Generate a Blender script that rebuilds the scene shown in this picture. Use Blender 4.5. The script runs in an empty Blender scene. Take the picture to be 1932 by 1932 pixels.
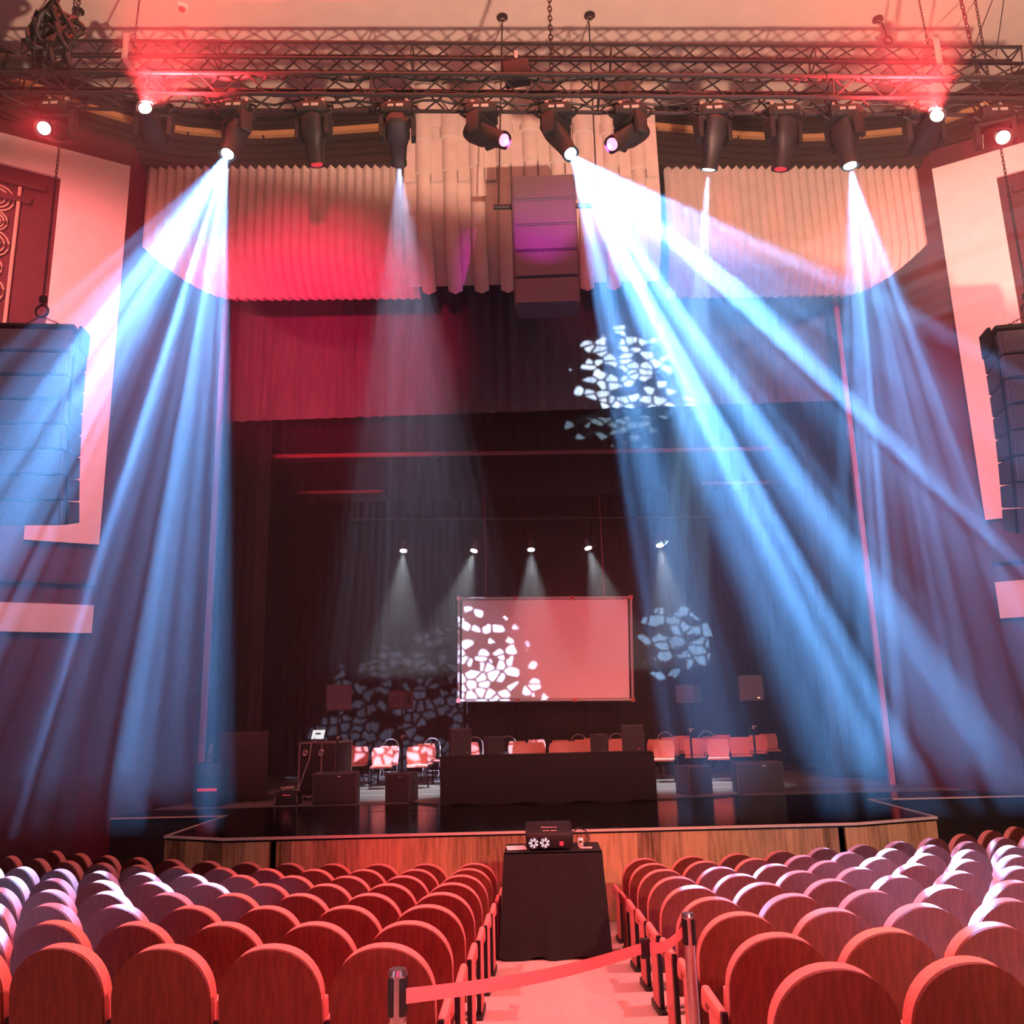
import bpy, bmesh, math, random
from mathutils import Vector, Matrix
R = math.radians
PI = math.pi
random.seed(7)
S = bpy.context.scene
COL = S.collection

# ------------------------------------------------------------------ camera
CZ = 2.6                                    # eye height above the front stalls floor; stage is at 1.1
ORI = Vector((0, 0, CZ))
FPX, PIT, YAW, ROL = 1640.0, .2277, .0262, .0261
_cy, _sy = math.cos(YAW), math.sin(YAW)
FW = Vector((-_sy * math.cos(PIT), _cy * math.cos(PIT), math.sin(PIT)))
_r0 = Vector((_cy, _sy, 0)); _u0 = _r0.cross(FW)
RT = _r0 * math.cos(ROL) - _u0 * math.sin(ROL)
UP = _u0 * math.cos(ROL) + _r0 * math.sin(ROL)
cd = bpy.data.cameras.new('camera'); cam = bpy.data.objects.new('camera', cd); COL.objects.link(cam)
cd.sensor_width = 36; cd.lens = FPX / 1932 * 36; cd.clip_start = .05; cd.clip_end = 200
M3 = Matrix((RT, UP, -FW)).transposed().to_4x4(); M3.translation = ORI
cam.matrix_world = M3
S.camera = cam

def at(x, y, Y):                            # point of the hall seen at photo pixel (x, y) on the upright plane at depth Y
    d = FW * FPX + RT * (x - 966) + UP * (966 - y)
    return ORI + d * (Y / d.y)
def V(x, y, z): return Vector((x, y, z + CZ))   # heights measured from eye level
def seen(p):
    d = p - ORI
    return 966 + FPX * d.dot(RT) / d.dot(FW), 966 - FPX * d.dot(UP) / d.dot(FW)

# ------------------------------------------------------------------ view, world
S.view_settings.view_transform = 'Standard'; S.view_settings.look = 'None'
S.view_settings.exposure = 0; S.view_settings.gamma = 1
S.view_settings.use_curve_mapping = False
S.cycles.use_denoising = True
S.cycles.max_bounces = 4; S.cycles.diffuse_bounces = 2; S.cycles.glossy_bounces = 2
S.cycles.volume_bounces = 0; S.cycles.transparent_max_bounces = 16
S.cycles.sample_clamp_indirect = 4
S.cycles.caustics_reflective = False; S.cycles.caustics_refractive = False
S.cycles.use_adaptive_sampling = True; S.cycles.adaptive_threshold = .03
w = bpy.data.worlds.new('world'); S.world = w; w.use_nodes = True
w.node_tree.nodes['Background'].inputs[0].default_value = (.5, .12, .12, 1)
w.node_tree.nodes['Background'].inputs[1].default_value = .012

# ------------------------------------------------------------------ lights of the hall, some of them added
RED = (1, .015, .04); PINK = (1, .12, .3); BLUE = (.14, .42, 1); WARM = (1, .56, .40); WHITE = (.72, .88, 1)

def spot(name, loc, target, power, color, half, blend=.15, radius=.04):
    l = bpy.data.lights.new(name, 'SPOT'); l.energy = power; l.color = color
    l.spot_size = R(half * 2); l.spot_blend = blend; l.shadow_soft_size = radius
    o = bpy.data.objects.new(name, l); COL.objects.link(o)
    o.location = loc; o.rotation_euler = (Vector(target) - Vector(loc)).to_track_quat('-Z', 'Y').to_euler()
    return o

def light_plane(o):
    """node tree of a lamp with the direction of each ray as coordinates on a plane one metre ahead of the lens"""
    l = o.data; l.use_nodes = True; t = l.node_tree; n = t.nodes
    em = next(x for x in n if x.type == 'EMISSION')
    tc = n.new('ShaderNodeTexCoord'); sp = n.new('ShaderNodeSeparateXYZ')
    t.links.new(tc.outputs['Normal'], sp.inputs[0])
    def m(op, a, b=None):
        q = n.new('ShaderNodeMath'); q.operation = op
        for i, v in enumerate((a, b)):
            if v is None: continue
            if isinstance(v, (int, float)): q.inputs[i].default_value = v
            else: t.links.new(v, q.inputs[i])
        return q.outputs[0]
    az = m('ABSOLUTE', sp.outputs[2])
    u = m('DIVIDE', sp.outputs[0], az); v = m('DIVIDE', sp.outputs[1], az)
    return t, n, em, m, u, v

def gobo(o, scale, seed, keep=.62, gap=.07, edge=.02, reach=.2, squash=1.45, turn=0.0, core=0.0, base=0.0):
    """broken stone glass gobo in the lamp's gate; a small squash draws the stones out into long slivers along the turned gate"""
    t, n, em, m, u0, v0 = light_plane(o)
    ca, sa = math.cos(R(turn)), math.sin(R(turn))
    u = m('SUBTRACT', m('MULTIPLY', u0, ca), m('MULTIPLY', v0, sa)); v = m('ADD', m('MULTIPLY', u0, sa), m('MULTIPLY', v0, ca))
    cb = n.new('ShaderNodeCombineXYZ')
    t.links.new(m('ADD', u, seed * .731), cb.inputs[0]); t.links.new(m('ADD', v, seed * 1.37), cb.inputs[1])
    st = n.new('ShaderNodeMapping'); st.inputs['Scale'].default_value = (scale, scale * squash, 1)
    t.links.new(cb.outputs[0], st.inputs[0])
    vd = n.new('ShaderNodeTexVoronoi'); vd.voronoi_dimensions = '2D'; vd.feature = 'DISTANCE_TO_EDGE'; vd.inputs['Scale'].default_value = 1
    vc = n.new('ShaderNodeTexVoronoi'); vc.voronoi_dimensions = '2D'; vc.feature = 'F1'; vc.inputs['Scale'].default_value = 1
    t.links.new(st.outputs[0], vd.inputs['Vector']); t.links.new(st.outputs[0], vc.inputs['Vector'])
    mr = n.new('ShaderNodeMapRange'); mr.inputs['From Min'].default_value = gap; mr.inputs['From Max'].default_value = gap + edge
    t.links.new(vd.outputs['Distance'], mr.inputs[0])
    sc = n.new('ShaderNodeSeparateColor'); t.links.new(vc.outputs['Color'], sc.inputs[0])
    r = m('SQRT', m('ADD', m('MULTIPLY', u, u), m('MULTIPLY', v, v)))
    lim = m('SUBTRACT', keep, m('MULTIPLY', m('POWER', m('DIVIDE', r, reach), 3.0), .45))
    on = m('LESS_THAN', sc.outputs[0], lim)
    if core:
        bright = m('ADD', m('MULTIPLY', m('POWER', sc.outputs[1], 2.0), 1.5), .2)
        nz = n.new('ShaderNodeTexNoise'); nz.noise_dimensions = '1D'; nz.inputs['Scale'].default_value = 1; nz.inputs['Detail'].default_value = 1
        t.links.new(m('ADD', m('MULTIPLY', u, core), seed * 3.7), nz.inputs['W'])
        m2 = n.new('ShaderNodeMapRange'); m2.inputs['From Min'].default_value = .36; m2.inputs['From Max'].default_value = .64
        m2.inputs['To Min'].default_value = .25; m2.inputs['To Max'].default_value = 1.8
        t.links.new(nz.outputs['Fac'], m2.inputs[0]); bright = m('MULTIPLY', bright, m2.outputs[0])
    else: bright = m('ADD', m('MULTIPLY', sc.outputs[1], .3), .7)
    k = m('MULTIPLY', m('MULTIPLY', mr.outputs[0], on), bright)
    if base: k = m('ADD', k, base)
    t.links.new(k, em.inputs['Strength'])

def shutter(o, lo, soft=.02, sign=1):
    """flat barn door: keeps only light above (sign 1) or below (sign -1) a straight edge"""
    t, n, em, m, u, v = light_plane(o)
    mr = n.new('ShaderNodeMapRange')
    mr.inputs['From Min'].default_value = lo; mr.inputs['From Max'].default_value = lo + soft * sign
    t.links.new(v, mr.inputs[0]); t.links.new(mr.outputs[0], em.inputs['Strength'])

# warm working light on the ceiling and organ canopy from the sound desk, with a straight lower barn door
wl = spot('warm_uplight', V(3.4, .5, -1.25), V(.3, 9.0, 11.5), 18500, WARM, 62, .3, .12); shutter(wl, -.36, .03)
# red front-of-house washes behind the camera; border and pink side ones are added
spot('red_wash_screen', V(5.0, -6, 2.5), V(1.2, 22, 1.8), 20000, (1, .04, .08), 4.6, .7, .1)
spot('added_red_border', V(-3, -5, .5), V(-4.3, 17.8, 7.7), 52000, (1, .004, .10), 8, 1, .1)  # unseen low lamp added to redden the left of the border
spot('red_wash_stage', V(-2, -6, 3.5), V(.3, 20, -1.2), 5500, (1, .06, .09), 11, .5, .1)
spot('red_wash_apron', V(4, -4, 3.5), V(2.8, 12, -2.0), 5000, (1, .55, .34), 17, .6, .1)
spot('red_wash_seats', V(1.5, -9, 6.5), V(-.3, 7.4, -1.4), 10000, (1, .03, .12), 9, 1, .2)
spot('added_fill_side', V(8, -5, 0), V(-9, 13, 2.6), 3000, (.9, .65, .8), 13, .7, .2)  # unseen fill added at eye level for the white wall strips
spot('added_fill_other_side', V(-8, -5, 0), V(9, 14, 2.6), 3000, (.9, .65, .8), 13, .7, .2)  # the same added fill for the right wall
# unseen coral lamps added overhead for the end heads' light on the stalls
spot('added_key_left', V(-5.6, 6.3, 9.6), V(-1.0, 6.1, -2), 6500, (1, .25, .25), 25, .6, .12)
spot('added_key_right', V(5.8, 6.3, 9.6), V(1.3, 6.1, -2), 7500, (1, .25, .25), 25, .6, .12)
spot('added_red_canopy', V(3, -5, .5), V(2.6, 15, 8.75), 7000, (1, .06, .16), 7, .8, .1)  # unseen lamp added behind the camera to redden the lower canopy
# unseen red floods added past both truss ends to brighten the splayed walls
spot('added_flood_left', V(-7.9, 9.2, 7.3), V(-8.7, 13.2, 6.0), 2000, (1, .2, .2), 50, .5, .15)
spot('added_flood_right', V(7.6, 9.4, 6.6), V(9.0, 14.4, 5.8), 2400, (1, .2, .2), 50, .5, .15)

# ------------------------------------------------------------------ materials
def mat(name, c, rough=.6, metal=0, noise=.12, scale=30, spec=.5, emit=None, estr=0, bump=0, stretch=None):
    m = bpy.data.materials.new(name); m.use_nodes = True; t = m.node_tree; n = t.nodes; L = t.links
    b = n['Principled BSDF']
    b.inputs['Roughness'].default_value = rough; b.inputs['Metallic'].default_value = metal
    b.inputs['Specular IOR Level'].default_value = spec
    tc = n.new('ShaderNodeTexCoord'); nz = n.new('ShaderNodeTexNoise')
    nz.inputs['Scale'].default_value = scale; nz.inputs['Detail'].default_value = 3
    src = tc.outputs['Object']
    if stretch:
        mp = n.new('ShaderNodeMapping'); mp.inputs['Scale'].default_value = stretch
        L.new(src, mp.inputs[0]); src = mp.outputs[0]
    L.new(src, nz.inputs['Vector'])
    rp = n.new('ShaderNodeValToRGB')
    rp.color_ramp.elements[0].position = .3; rp.color_ramp.elements[1].position = .7
    rp.color_ramp.elements[0].color = tuple(x * (1 - noise) for x in c) + (1,)
    rp.color_ramp.elements[1].color = tuple(min(1, x * (1 + noise)) for x in c) + (1,)
    L.new(nz.outputs['Fac'], rp.inputs[0]); L.new(rp.outputs[0], b.inputs['Base Color'])
    if emit:
        b.inputs['Emission Color'].default_value = tuple(emit) + (1,); b.inputs['Emission Strength'].default_value = estr
    if bump:
        bp = n.new('ShaderNodeBump'); bp.inputs['Strength'].default_value = bump; bp.inputs['Distance'].default_value = .01
        L.new(nz.outputs['Fac'], bp.inputs['Height']); L.new(bp.outputs[0], b.inputs['Normal'])
    return m

def planks(name, ca, cb, width, rough=.45, grain=(30, 30, 1.5), axis=0, spec=.4):
    m = bpy.data.materials.new(name); m.use_nodes = True; t = m.node_tree; n = t.nodes; L = t.links
    b = n['Principled BSDF']; b.inputs['Roughness'].default_value = rough; b.inputs['Specular IOR Level'].default_value = spec
    tc = n.new('ShaderNodeTexCoord'); sp = n.new('ShaderNodeSeparateXYZ'); L.new(tc.outputs['Object'], sp.inputs[0])
    dv = n.new('ShaderNodeMath'); dv.operation = 'DIVIDE'; dv.inputs[1].default_value = width; L.new(sp.outputs[axis], dv.inputs[0])
    fl = n.new('ShaderNodeMath'); fl.operation = 'FLOOR'; L.new(dv.outputs[0], fl.inputs[0])
    wn = n.new('ShaderNodeTexWhiteNoise'); wn.noise_dimensions = '1D'; L.new(fl.outputs[0], wn.inputs['W'])
    mp = n.new('ShaderNodeMapping'); mp.inputs['Scale'].default_value = grain; L.new(tc.outputs['Object'], mp.inputs[0])
    nz = n.new('ShaderNodeTexNoise'); nz.inputs['Scale'].default_value = 1; nz.inputs['Detail'].default_value = 5; L.new(mp.outputs[0], nz.inputs['Vector'])
    mx = n.new('ShaderNodeMath'); mx.operation = 'MULTIPLY_ADD'; mx.inputs[1].default_value = .55; L.new(wn.outputs['Value'], mx.inputs[0]); L.new(nz.outputs['Fac'], mx.inputs[2])
    rp = n.new('ShaderNodeValToRGB'); rp.color_ramp.elements[0].position = .35; rp.color_ramp.elements[1].position = 1.15 if False else 1.0
    rp.color_ramp.elements[0].color = ca + (1,); rp.color_ramp.elements[1].color = cb + (1,)
    L.new(mx.outputs[0], rp.inputs[0]); L.new(rp.outputs[0], b.inputs['Base Color'])
    return m

MT = {}
def setup_mats():
    a = MT
    a['ceil'] = mat('ceiling_plaster', (.62, .54, .46), .9, noise=.04, scale=3)
    a['white'] = mat('painted_plaster', (.74, .66, .64), .85, noise=.04, scale=6)
    a['canopy'] = mat('canopy_plaster', (.62, .52, .46), .8, noise=.06, scale=5)
    a['burgundy'] = mat('burgundy_wall', (.07, .014, .022), .85, noise=.2, scale=9)
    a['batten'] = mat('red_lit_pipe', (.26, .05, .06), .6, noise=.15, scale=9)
    a['reveal'] = mat('reveal_red_glow', (.13, .014, .024), .85, noise=.15, scale=9)  # burgundy wall with red lamp glow put into its colour
    a['fascia'] = mat('dark_fascia', (.02, .009, .0085), .7, noise=.25, scale=8)
    a['gold'] = mat('gilt_moulding', (.5, .27, .12), .45, noise=.1, scale=20)
    a['darkwall'] = mat('dark_stage_wall', (.012, .010, .012), .9, noise=.3, scale=6)
    a['trim'] = mat('red_trim', (.5, .10, .11), .6, noise=.1, scale=12)
    a['iron'] = mat('gilded_iron', (.55, .36, .28), .5, noise=.15, scale=40)
    a['velvet'] = mat('velvet_drape', (.13, .10, .11), .95, noise=.3, scale=4, stretch=(6, 6, .4))
    a['black_cloth'] = mat('black_cloth', (.005, .004, .0045), .95, noise=.4, scale=14)
    a['serge'] = mat('black_serge', (.015, .013, .0145), .95, noise=.35, scale=3, stretch=(7, 7, .3))
    a['apron'] = mat('glossy_black_stage', (.014, .014, .017), .16, noise=.4, scale=1.2, stretch=(.5, 9, 1), bump=.03)
    a['deck'] = planks('worn_stage_boards', (.03, .028, .03), (.26, .24, .23), .14, .38, (1.2, 40, 1), 1)
    a['wood'] = planks('oak_stage_front', (.10, .045, .018), (.62, .36, .19), .3, .5, (26, 26, 2.2))
    a['edge'] = mat('pale_edge', (.7, .55, .5), .5, noise=.1)
    a['carpet'] = mat('carpet', (.55, .34, .31), .95, noise=.12, scale=60)
    a['veneer'] = mat('seat_veneer', (.14, .03, .02), .42, noise=.25, scale=1.4, stretch=(30, 30, 2.4), spec=.35)
    a['plush'] = mat('seat_plush', (.72, .22, .2), .9, noise=.12, scale=70)
    a['iron_black'] = mat('black_metal', (.010, .009, .010), .45, .3, noise=.3, scale=50)
    a['blackp'] = mat('black_plastic', (.006, .0055, .006), .55, noise=.3, scale=40)
    a['cab'] = mat('speaker_paint', (.085, .07, .082), .65, noise=.25, scale=60)
    a['grillem'] = mat('speaker_grille', (.02, .018, .02), .6, noise=.4, scale=200)
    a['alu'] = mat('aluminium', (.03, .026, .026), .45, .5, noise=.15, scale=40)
    a['steel'] = mat('bright_steel', (.55, .5, .5), .25, .9, noise=.08, scale=50)
    a['screen'] = mat('screen_fabric', (.86, .83, .83), .9, noise=.02, scale=10)
    a['chairred'] = mat('red_upholstery', (.78, .24, .19), .85, noise=.1, scale=60)
    a['pale'] = mat('pale_tube', (.6, .56, .55), .4, .4, noise=.1)
    a['lens_red'] = mat('red_lens', (.9, .3, .25), .2, emit=(1, .42, .36), estr=26)
    a['lens_pink'] = mat('pink_lens', (.9, .3, .35), .2, emit=(1, .2, .4), estr=1.8)
    a['lens_blue'] = mat('blue_lens', (.7, .85, 1), .2, emit=(.62, .85, 1), estr=12)
    a['lens_off'] = mat('dim_red_lens', (.3, .02, .03), .2, emit=(1, .06, .1), estr=.5)
    a['lens_white'] = mat('white_lens', (.9, .9, 1), .2, emit=(.9, .95, 1), estr=5)
    a['glass'] = mat('fan_glow', (.55, .85, .95), .25, .3, noise=.6, scale=45, emit=(.45, .8, .95), estr=.55)
    a['print'] = mat('red_printing', (.95, .5, .5), .5, noise=.02)
    a['belt'] = mat('webbing_belt', (.85, .32, .3), .8, noise=.1, scale=120)
    a['paper'] = mat('white_paper', (.8, .8, .82), .8, noise=.03)
    a['lcd'] = mat('lit_laptop_screen', (.6, .7, .7), .4, emit=(.75, .92, .95), estr=.9)
    a['rackalu'] = mat('case_edging', (.6, .5, .5), .35, .7, noise=.1)
    a['cablew'] = mat('pale_cable', (.7, .6, .6), .6)
setup_mats()

# ------------------------------------------------------------------ mesh helpers
class MB:
    def __init__(s): s.b = bmesh.new()
    def box(s, c, d, rot=None, bev=0):
        m = Matrix.Translation(Vector(c))
        if rot is not None: m = m @ (rot.to_matrix().to_4x4() if hasattr(rot, 'to_matrix') else rot.to_4x4())
        m = m @ Matrix.Diagonal((d[0], d[1], d[2], 1))
        g = bmesh.ops.create_cube(s.b, size=1, matrix=m)
        if bev:
            es = list({e for v in g['verts'] for e in v.link_edges})
            bmesh.ops.bevel(s.b, geom=es, offset=bev, segments=2, profile=.5, affect='EDGES')
        return s
    def rod(s, a, b, r, n=8, r2=None):
        a = Vector(a); b = Vector(b); d = b - a
        q = d.to_track_quat('Z', 'Y').to_matrix().to_4x4()
        bmesh.ops.create_cone(s.b, cap_ends=True, segments=n, radius1=r, radius2=r if r2 is None else r2, depth=d.length,
                              matrix=Matrix.Translation((a + b) / 2) @ q)
        return s
    def tube(s, pts, r, n=6, closed=False):
        pts = [Vector(p) for p in pts]; N = len(pts); rings = []
        up = Vector((0, 0, 1))
        for i, p in enumerate(pts):
            a = pts[i - 1] if (i > 0 or closed) else p
            b = pts[(i + 1) % N] if (i < N - 1 or closed) else p
            d = (b - a).normalized()
            x = d.cross(up)
            if x.length < 1e-3: x = d.cross(Vector((0, 1, 0)))
            x.normalize(); y = x.cross(d)
            rr = r[i] if isinstance(r, (list, tuple)) else r
            rings.append([s.b.verts.new(p + (x * math.cos(2 * PI * k / n) + y * math.sin(2 * PI * k / n)) * rr) for k in range(n)])
        for i in range(N if closed else N - 1):
            A, B = rings[i], rings[(i + 1) % N]
            for k in range(n): s.b.faces.new((A[k], A[(k + 1) % n], B[(k + 1) % n], B[k]))
        if not closed:
            s.b.faces.new(rings[0][::-1]); s.b.faces.new(rings[-1])
        return s
    def prism(s, poly, vec, bev=0):
        """extrude a closed list of 3D points along vec"""
        a = [s.b.verts.new(Vector(p)) for p in poly]; b = [s.b.verts.new(Vector(p) + Vector(vec)) for p in poly]
        f0 = s.b.faces.new(a[::-1]); f1 = s.b.faces.new(b)
        for i in range(len(a)): s.b.faces.new((a[i], a[(i + 1) % len(a)], b[(i + 1) % len(a)], b[i]))
        if bev:
            bmesh.ops.bevel(s.b, geom=list(f1.edges), offset=bev, segments=3, profile=.5, affect='EDGES')
        return s
    def grid(s, rows):
        vs = [[s.b.verts.new(Vector(p)) for p in r] for r in rows]
        for i in range(len(vs) - 1):
            for j in range(len(vs[0]) - 1):
                s.b.faces.new((vs[i][j], vs[i][j + 1], vs[i + 1][j + 1], vs[i + 1][j]))
        return s
    def ball(s, c, r, n=12):
        bmesh.ops.create_uvsphere(s.b, u_segments=n, v_segments=n // 2 + 1, radius=r, matrix=Matrix.Translation(Vector(c))); return s
    def torus(s, c, rad, r, ax=(0, 0, 1), n=20, m=6):
        q = Vector(ax).to_track_quat('Z', 'Y')
        return s.tube([Vector(c) + q @ Vector((math.cos(2 * PI * k / n) * rad, math.sin(2 * PI * k / n) * rad, 0)) for k in range(n)], r, m, True)
    def mesh(s, name, smooth=True):
        bmesh.ops.recalc_face_normals(s.b, faces=s.b.faces[:])
        me = bpy.data.meshes.new(name); s.b.to_mesh(me); s.b.free()
        if smooth:
            for p in me.polygons: p.use_smooth = True
            try: me.set_sharp_from_angle(angle=R(35))
            except Exception: pass
        return me
    def build(s, name, m, parent=None, smooth=True):
        me = s.mesh(name, smooth); me.materials.append(MT[m] if isinstance(m, str) else m)
        o = bpy.data.objects.new(name, me); COL.objects.link(o)
        if parent is not None: o.parent = parent
        return o

def tag(o, label=None, cat=None, group=None, kind=None):
    if label: o['label'] = label
    if cat: o['category'] = cat
    if group: o['group'] = group
    if kind: o['kind'] = kind
    return o
def thing(name, label, cat, loc=(0, 0, 0), rz=0, group=None):
    o = bpy.data.objects.new(name, None); COL.objects.link(o)
    o.empty_display_size = .1
    o.location = loc; o.rotation_euler = (0, 0, rz)
    return tag(o, label, cat, group)
def struct(name, mb, m, smooth=False):
    return tag(mb.build(name, m, None, smooth), kind='structure')
def dup(o, parent=None, **kw):
    c = o.copy(); COL.objects.link(c)
    if parent is not None: c.parent = parent
    for ch in [x for x in o.children]: dup(ch, c)
    return c
ORD = ['first', 'second', 'third', 'fourth', 'fifth', 'sixth', 'seventh', 'eighth', 'ninth', 'tenth', 'eleventh', 'twelfth',
       'thirteenth', 'fourteenth', 'fifteenth', 'sixteenth', 'seventeenth', 'eighteenth']

# ================================================================== THE SETTING
ST = -1.5                                        # stage level below the eye
ACX, ACY = -.36, 22.3                            # centre of the seating arcs
RA, DR, SP = 17.72, .832, .55
def row_r(i): return RA - DR * i                 # row 0 is the nearest full row, row 7 the front row
def row_floor(i): return -1.083 - .0792 * i - .90
def arc(r, a, z): return V(ACX + r * math.sin(a), ACY - r * math.cos(a), z)

mb = MB()                                        # stepped auditorium floor on concentric arcs
AN = [(-1.05 + 2.1 * k / 48) for k in range(49)]
for i in range(-7, 9):
    ro, ri = row_r(i) + .20, row_r(i + 1) + .20
    zf = row_floor(i)
    if i == 8: ri = 4.0
    mb.grid([[arc(ro, a, zf) for a in AN], [arc(ri, a, zf) for a in AN]])
    mb.grid([[arc(ro, a, zf) for a in AN], [arc(ro, a, row_floor(i - 1)) for a in AN]])
struct('floor', mb, 'carpet')

mb = MB()                                        # stage apron, a shallow polygon in front of the main stage
AP = [(-5.15, 14.75), (-5.12, 12.32), (-4.2, 11.92), (4.05, 12.05), (5.25, 12.5), (5.25, 14.95)]
mb.prism([V(x, y, ST - .05) for x, y in AP], (0, 0, .05)); struct('floor_apron', mb, 'apron')
mb = MB(); mb.prism([V(-8.2, 14.8, ST - .05), V(8.6, 15.0, ST - .05), V(8.6, 16.1, ST - .05), V(-8.2, 15.9, ST - .05)], (0, 0, .048)); struct('floor_forestage', mb, 'apron')
mb = MB(); mb.prism([V(-9.5, 15.9, ST - .05), V(9.5, 16.1, ST - .05), V(9.5, 26.5, ST - .05), V(-9.5, 26.5, ST - .05)], (0, 0, .05)); struct('floor_stage', mb, 'deck')
def apron_panel(p, q, name):
    a, b = V(*p, ST - .05), V(*q, ST - .05); d = (b - a).normalized(); n = Vector((d.y, -d.x, 0))
    m = MB(); m.prism([a + n * .02, b + n * .02, b - n * .04, a - n * .04], (0, 0, -1.15)); return struct(name, m, 'wood')
def lerp(p, q, t): return tuple(x + (y - x) * t for x, y in zip(p, q))
G1, G2 = lerp(AP[2], AP[3], .075), lerp(AP[2], AP[3], .97)
G1b, G2b = lerp(AP[2], AP[3], .085), lerp(AP[2], AP[3], .98)
apron_panel(AP[0], AP[1], 'wall_apron_left'); apron_panel(AP[1], AP[2], 'wall_apron_left_corner'); apron_panel(AP[2], G1, 'wall_apron_left_end')
apron_panel(G1b, G2, 'wall_apron_front'); apron_panel(G2b, AP[3], 'wall_apron_right_end'); apron_panel(AP[3], AP[4], 'wall_apron_right_corner'); apron_panel(AP[4], AP[5], 'wall_apron_right')
mb = MB(); mb.prism([V(-4.9, 12.45, ST - .06), V(4.9, 12.6, ST - .06), V(4.9, 14.7, ST - .06), V(-4.9, 14.7, ST - .06)], (0, 0, -1.1)); struct('wall_apron_void', mb, 'darkwall')
mb = MB()
for k in range(len(AP) - 1):
    a, b = V(*AP[k], ST), V(*AP[k + 1], ST); d = (b - a).normalized(); n = Vector((d.y, -d.x, 0))
    mb.box((a + b) / 2 + n * .012 + Vector((0, 0, -.008)), ((b - a).length + .03, .05, .03), Matrix.Rotation(math.atan2(d.y, d.x), 3, 'Z'))
struct('trim_1', mb, 'edge')
mb = MB()                                        # lip and riser of the main stage either side of the apron
for x0, x1, y0, y1 in ((-8.2, -5.18, 14.78, 14.78), (5.28, 8.6, 14.98, 14.98)):
    mb.box(V((x0 + x1) / 2, y0, ST - .01), (x1 - x0, .03, .022))
struct('trim_2', mb, 'edge')
mb = MB()
for x0, x1, y0 in ((-8.2, -5.18, 14.83), (5.28, 8.6, 15.03)):
    mb.box(V((x0 + x1) / 2, y0, ST - .63), (x1 - x0, .04, 1.2))
struct('wall_stage_riser', mb, 'darkwall')

# walls: splayed fronts, reveals to the proscenium, sides
def wall(name, pts, z0, z1, m, t=.08):
    b = MB()
    for (x0, y0), (x1, y1) in zip(pts, pts[1:]):
        a, c = V(x0, y0, z0), V(x1, y1, z0); d = (c - a).normalized(); n = Vector((-d.y, d.x, 0)) * t
        b.prism([a, c, c + n, a + n], (0, 0, z1 - z0))
    return struct(name, b, m)
LP0, LP1, LP2 = (-14.2, 9.61), (-7.2, 13.88), (-6.78, 17.6)
RP0, RP1, RP2 = (14.0, 11.87), (7.87, 15.09), (6.78, 17.6)
wall('wall_left', [LP0, LP1], -2.8, 10.4, 'burgundy'); wall('wall_left_reveal', [LP1, LP2], -2.8, 10.4, 'reveal')
wall('wall_right', [RP1, RP0], -2.8, 10.4, 'burgundy'); wall('wall_right_reveal', [RP2, RP1], -2.8, 10.4, 'reveal')
wall('wall_left_side', [(-14.2, -10), LP0], -2.8, 11.6, 'burgundy'); wall('wall_right_side', [RP0, (14.0, -10)], -2.8, 11.6, 'burgundy')
wall('wall_back', [(-10, 26.0), (10, 26.0)], -1.6, 14, 'darkwall')
wall('wall_stage_left', [(-9.4, 17.6), (-9.4, 26)], -1.6, 14, 'darkwall'); wall('wall_stage_right', [(9.4, 26), (9.4, 17.6)], -1.6, 14, 'darkwall')
wall('wall_proscenium', [(-9.4, 17.72), (-6.72, 17.72)], -1.6, 11, 'darkwall'); wall('wall_proscenium_right', [(6.72, 17.72), (9.4, 17.72)], -1.6, 11, 'darkwall')
mb = MB(); mb.box(V(-6.70, 17.56, 4.3), (.1, .12, 11.6)); struct('trim_3', mb, 'trim')
mb = MB(); mb.box(V(6.66, 17.56, 4.3), (.1, .12, 11.6)); struct('trim_4', mb, 'trim')

FAS = [(-14.2, 9.55), (-8.97, 12.72), (-8.18, 13.5), (-7.27, 14.10), (-6.4, 14.42), (-5.7, 14.56), (-5.0, 14.62), (-3.7, 14.6), (-2.0, 14.52), (0, 14.7), (2.6, 14.88),
       (3.44, 15.05), (4.26, 15.24), (5.5, 15.42), (6.67, 15.43), (7.62, 15.33), (8.2, 15.1), (8.9, 14.62), (14.0, 11.8)]
# soft wall behind the cornice
wall('wall_upper', FAS, 10.22, 11.55, 'fascia', .3)
mb = MB()                                        # horizontal mouldings on the cornice
for z, dep, h in ((11.42, .10, .10), (11.26, .06, .05), (10.82, .07, .06), (10.66, .05, .04), (10.5, .07, .05), (10.33, .04, .05)):
    for (x0, y0), (x1, y1) in zip(FAS, FAS[1:]):
        a, c = V(x0, y0, z), V(x1, y1, z); d = (c - a).normalized()
        mb.box((a + c) / 2 + Vector((d.y, -d.x, 0)) * dep / 2, ((c - a).length + .03, dep, h), Matrix.Rotation(math.atan2(d.y, d.x), 3, 'Z'))
struct('trim_5', mb, 'fascia')
mb = MB()
for (x0, y0), (x1, y1) in zip(FAS[1:], FAS[2:-1]):
    a, c = V(x0, y0, 11.02), V(x1, y1, 11.02); d = (c - a).normalized()
    mb.box((a + c) / 2 + Vector((d.y, -d.x, 0)) * .05, ((c - a).length + .03, .1, .1), Matrix.Rotation(math.atan2(d.y, d.x), 3, 'Z'))
struct('trim_6', mb, 'gold')
mb = MB(); mb.prism([V(-14.5, -10, 11.52), V(14.5, -10, 11.52), V(14.5, 15.9, 11.52), V(-14.5, 15.9, 11.52)], (0, 0, .2)); struct('ceiling', mb, 'ceil')

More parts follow.
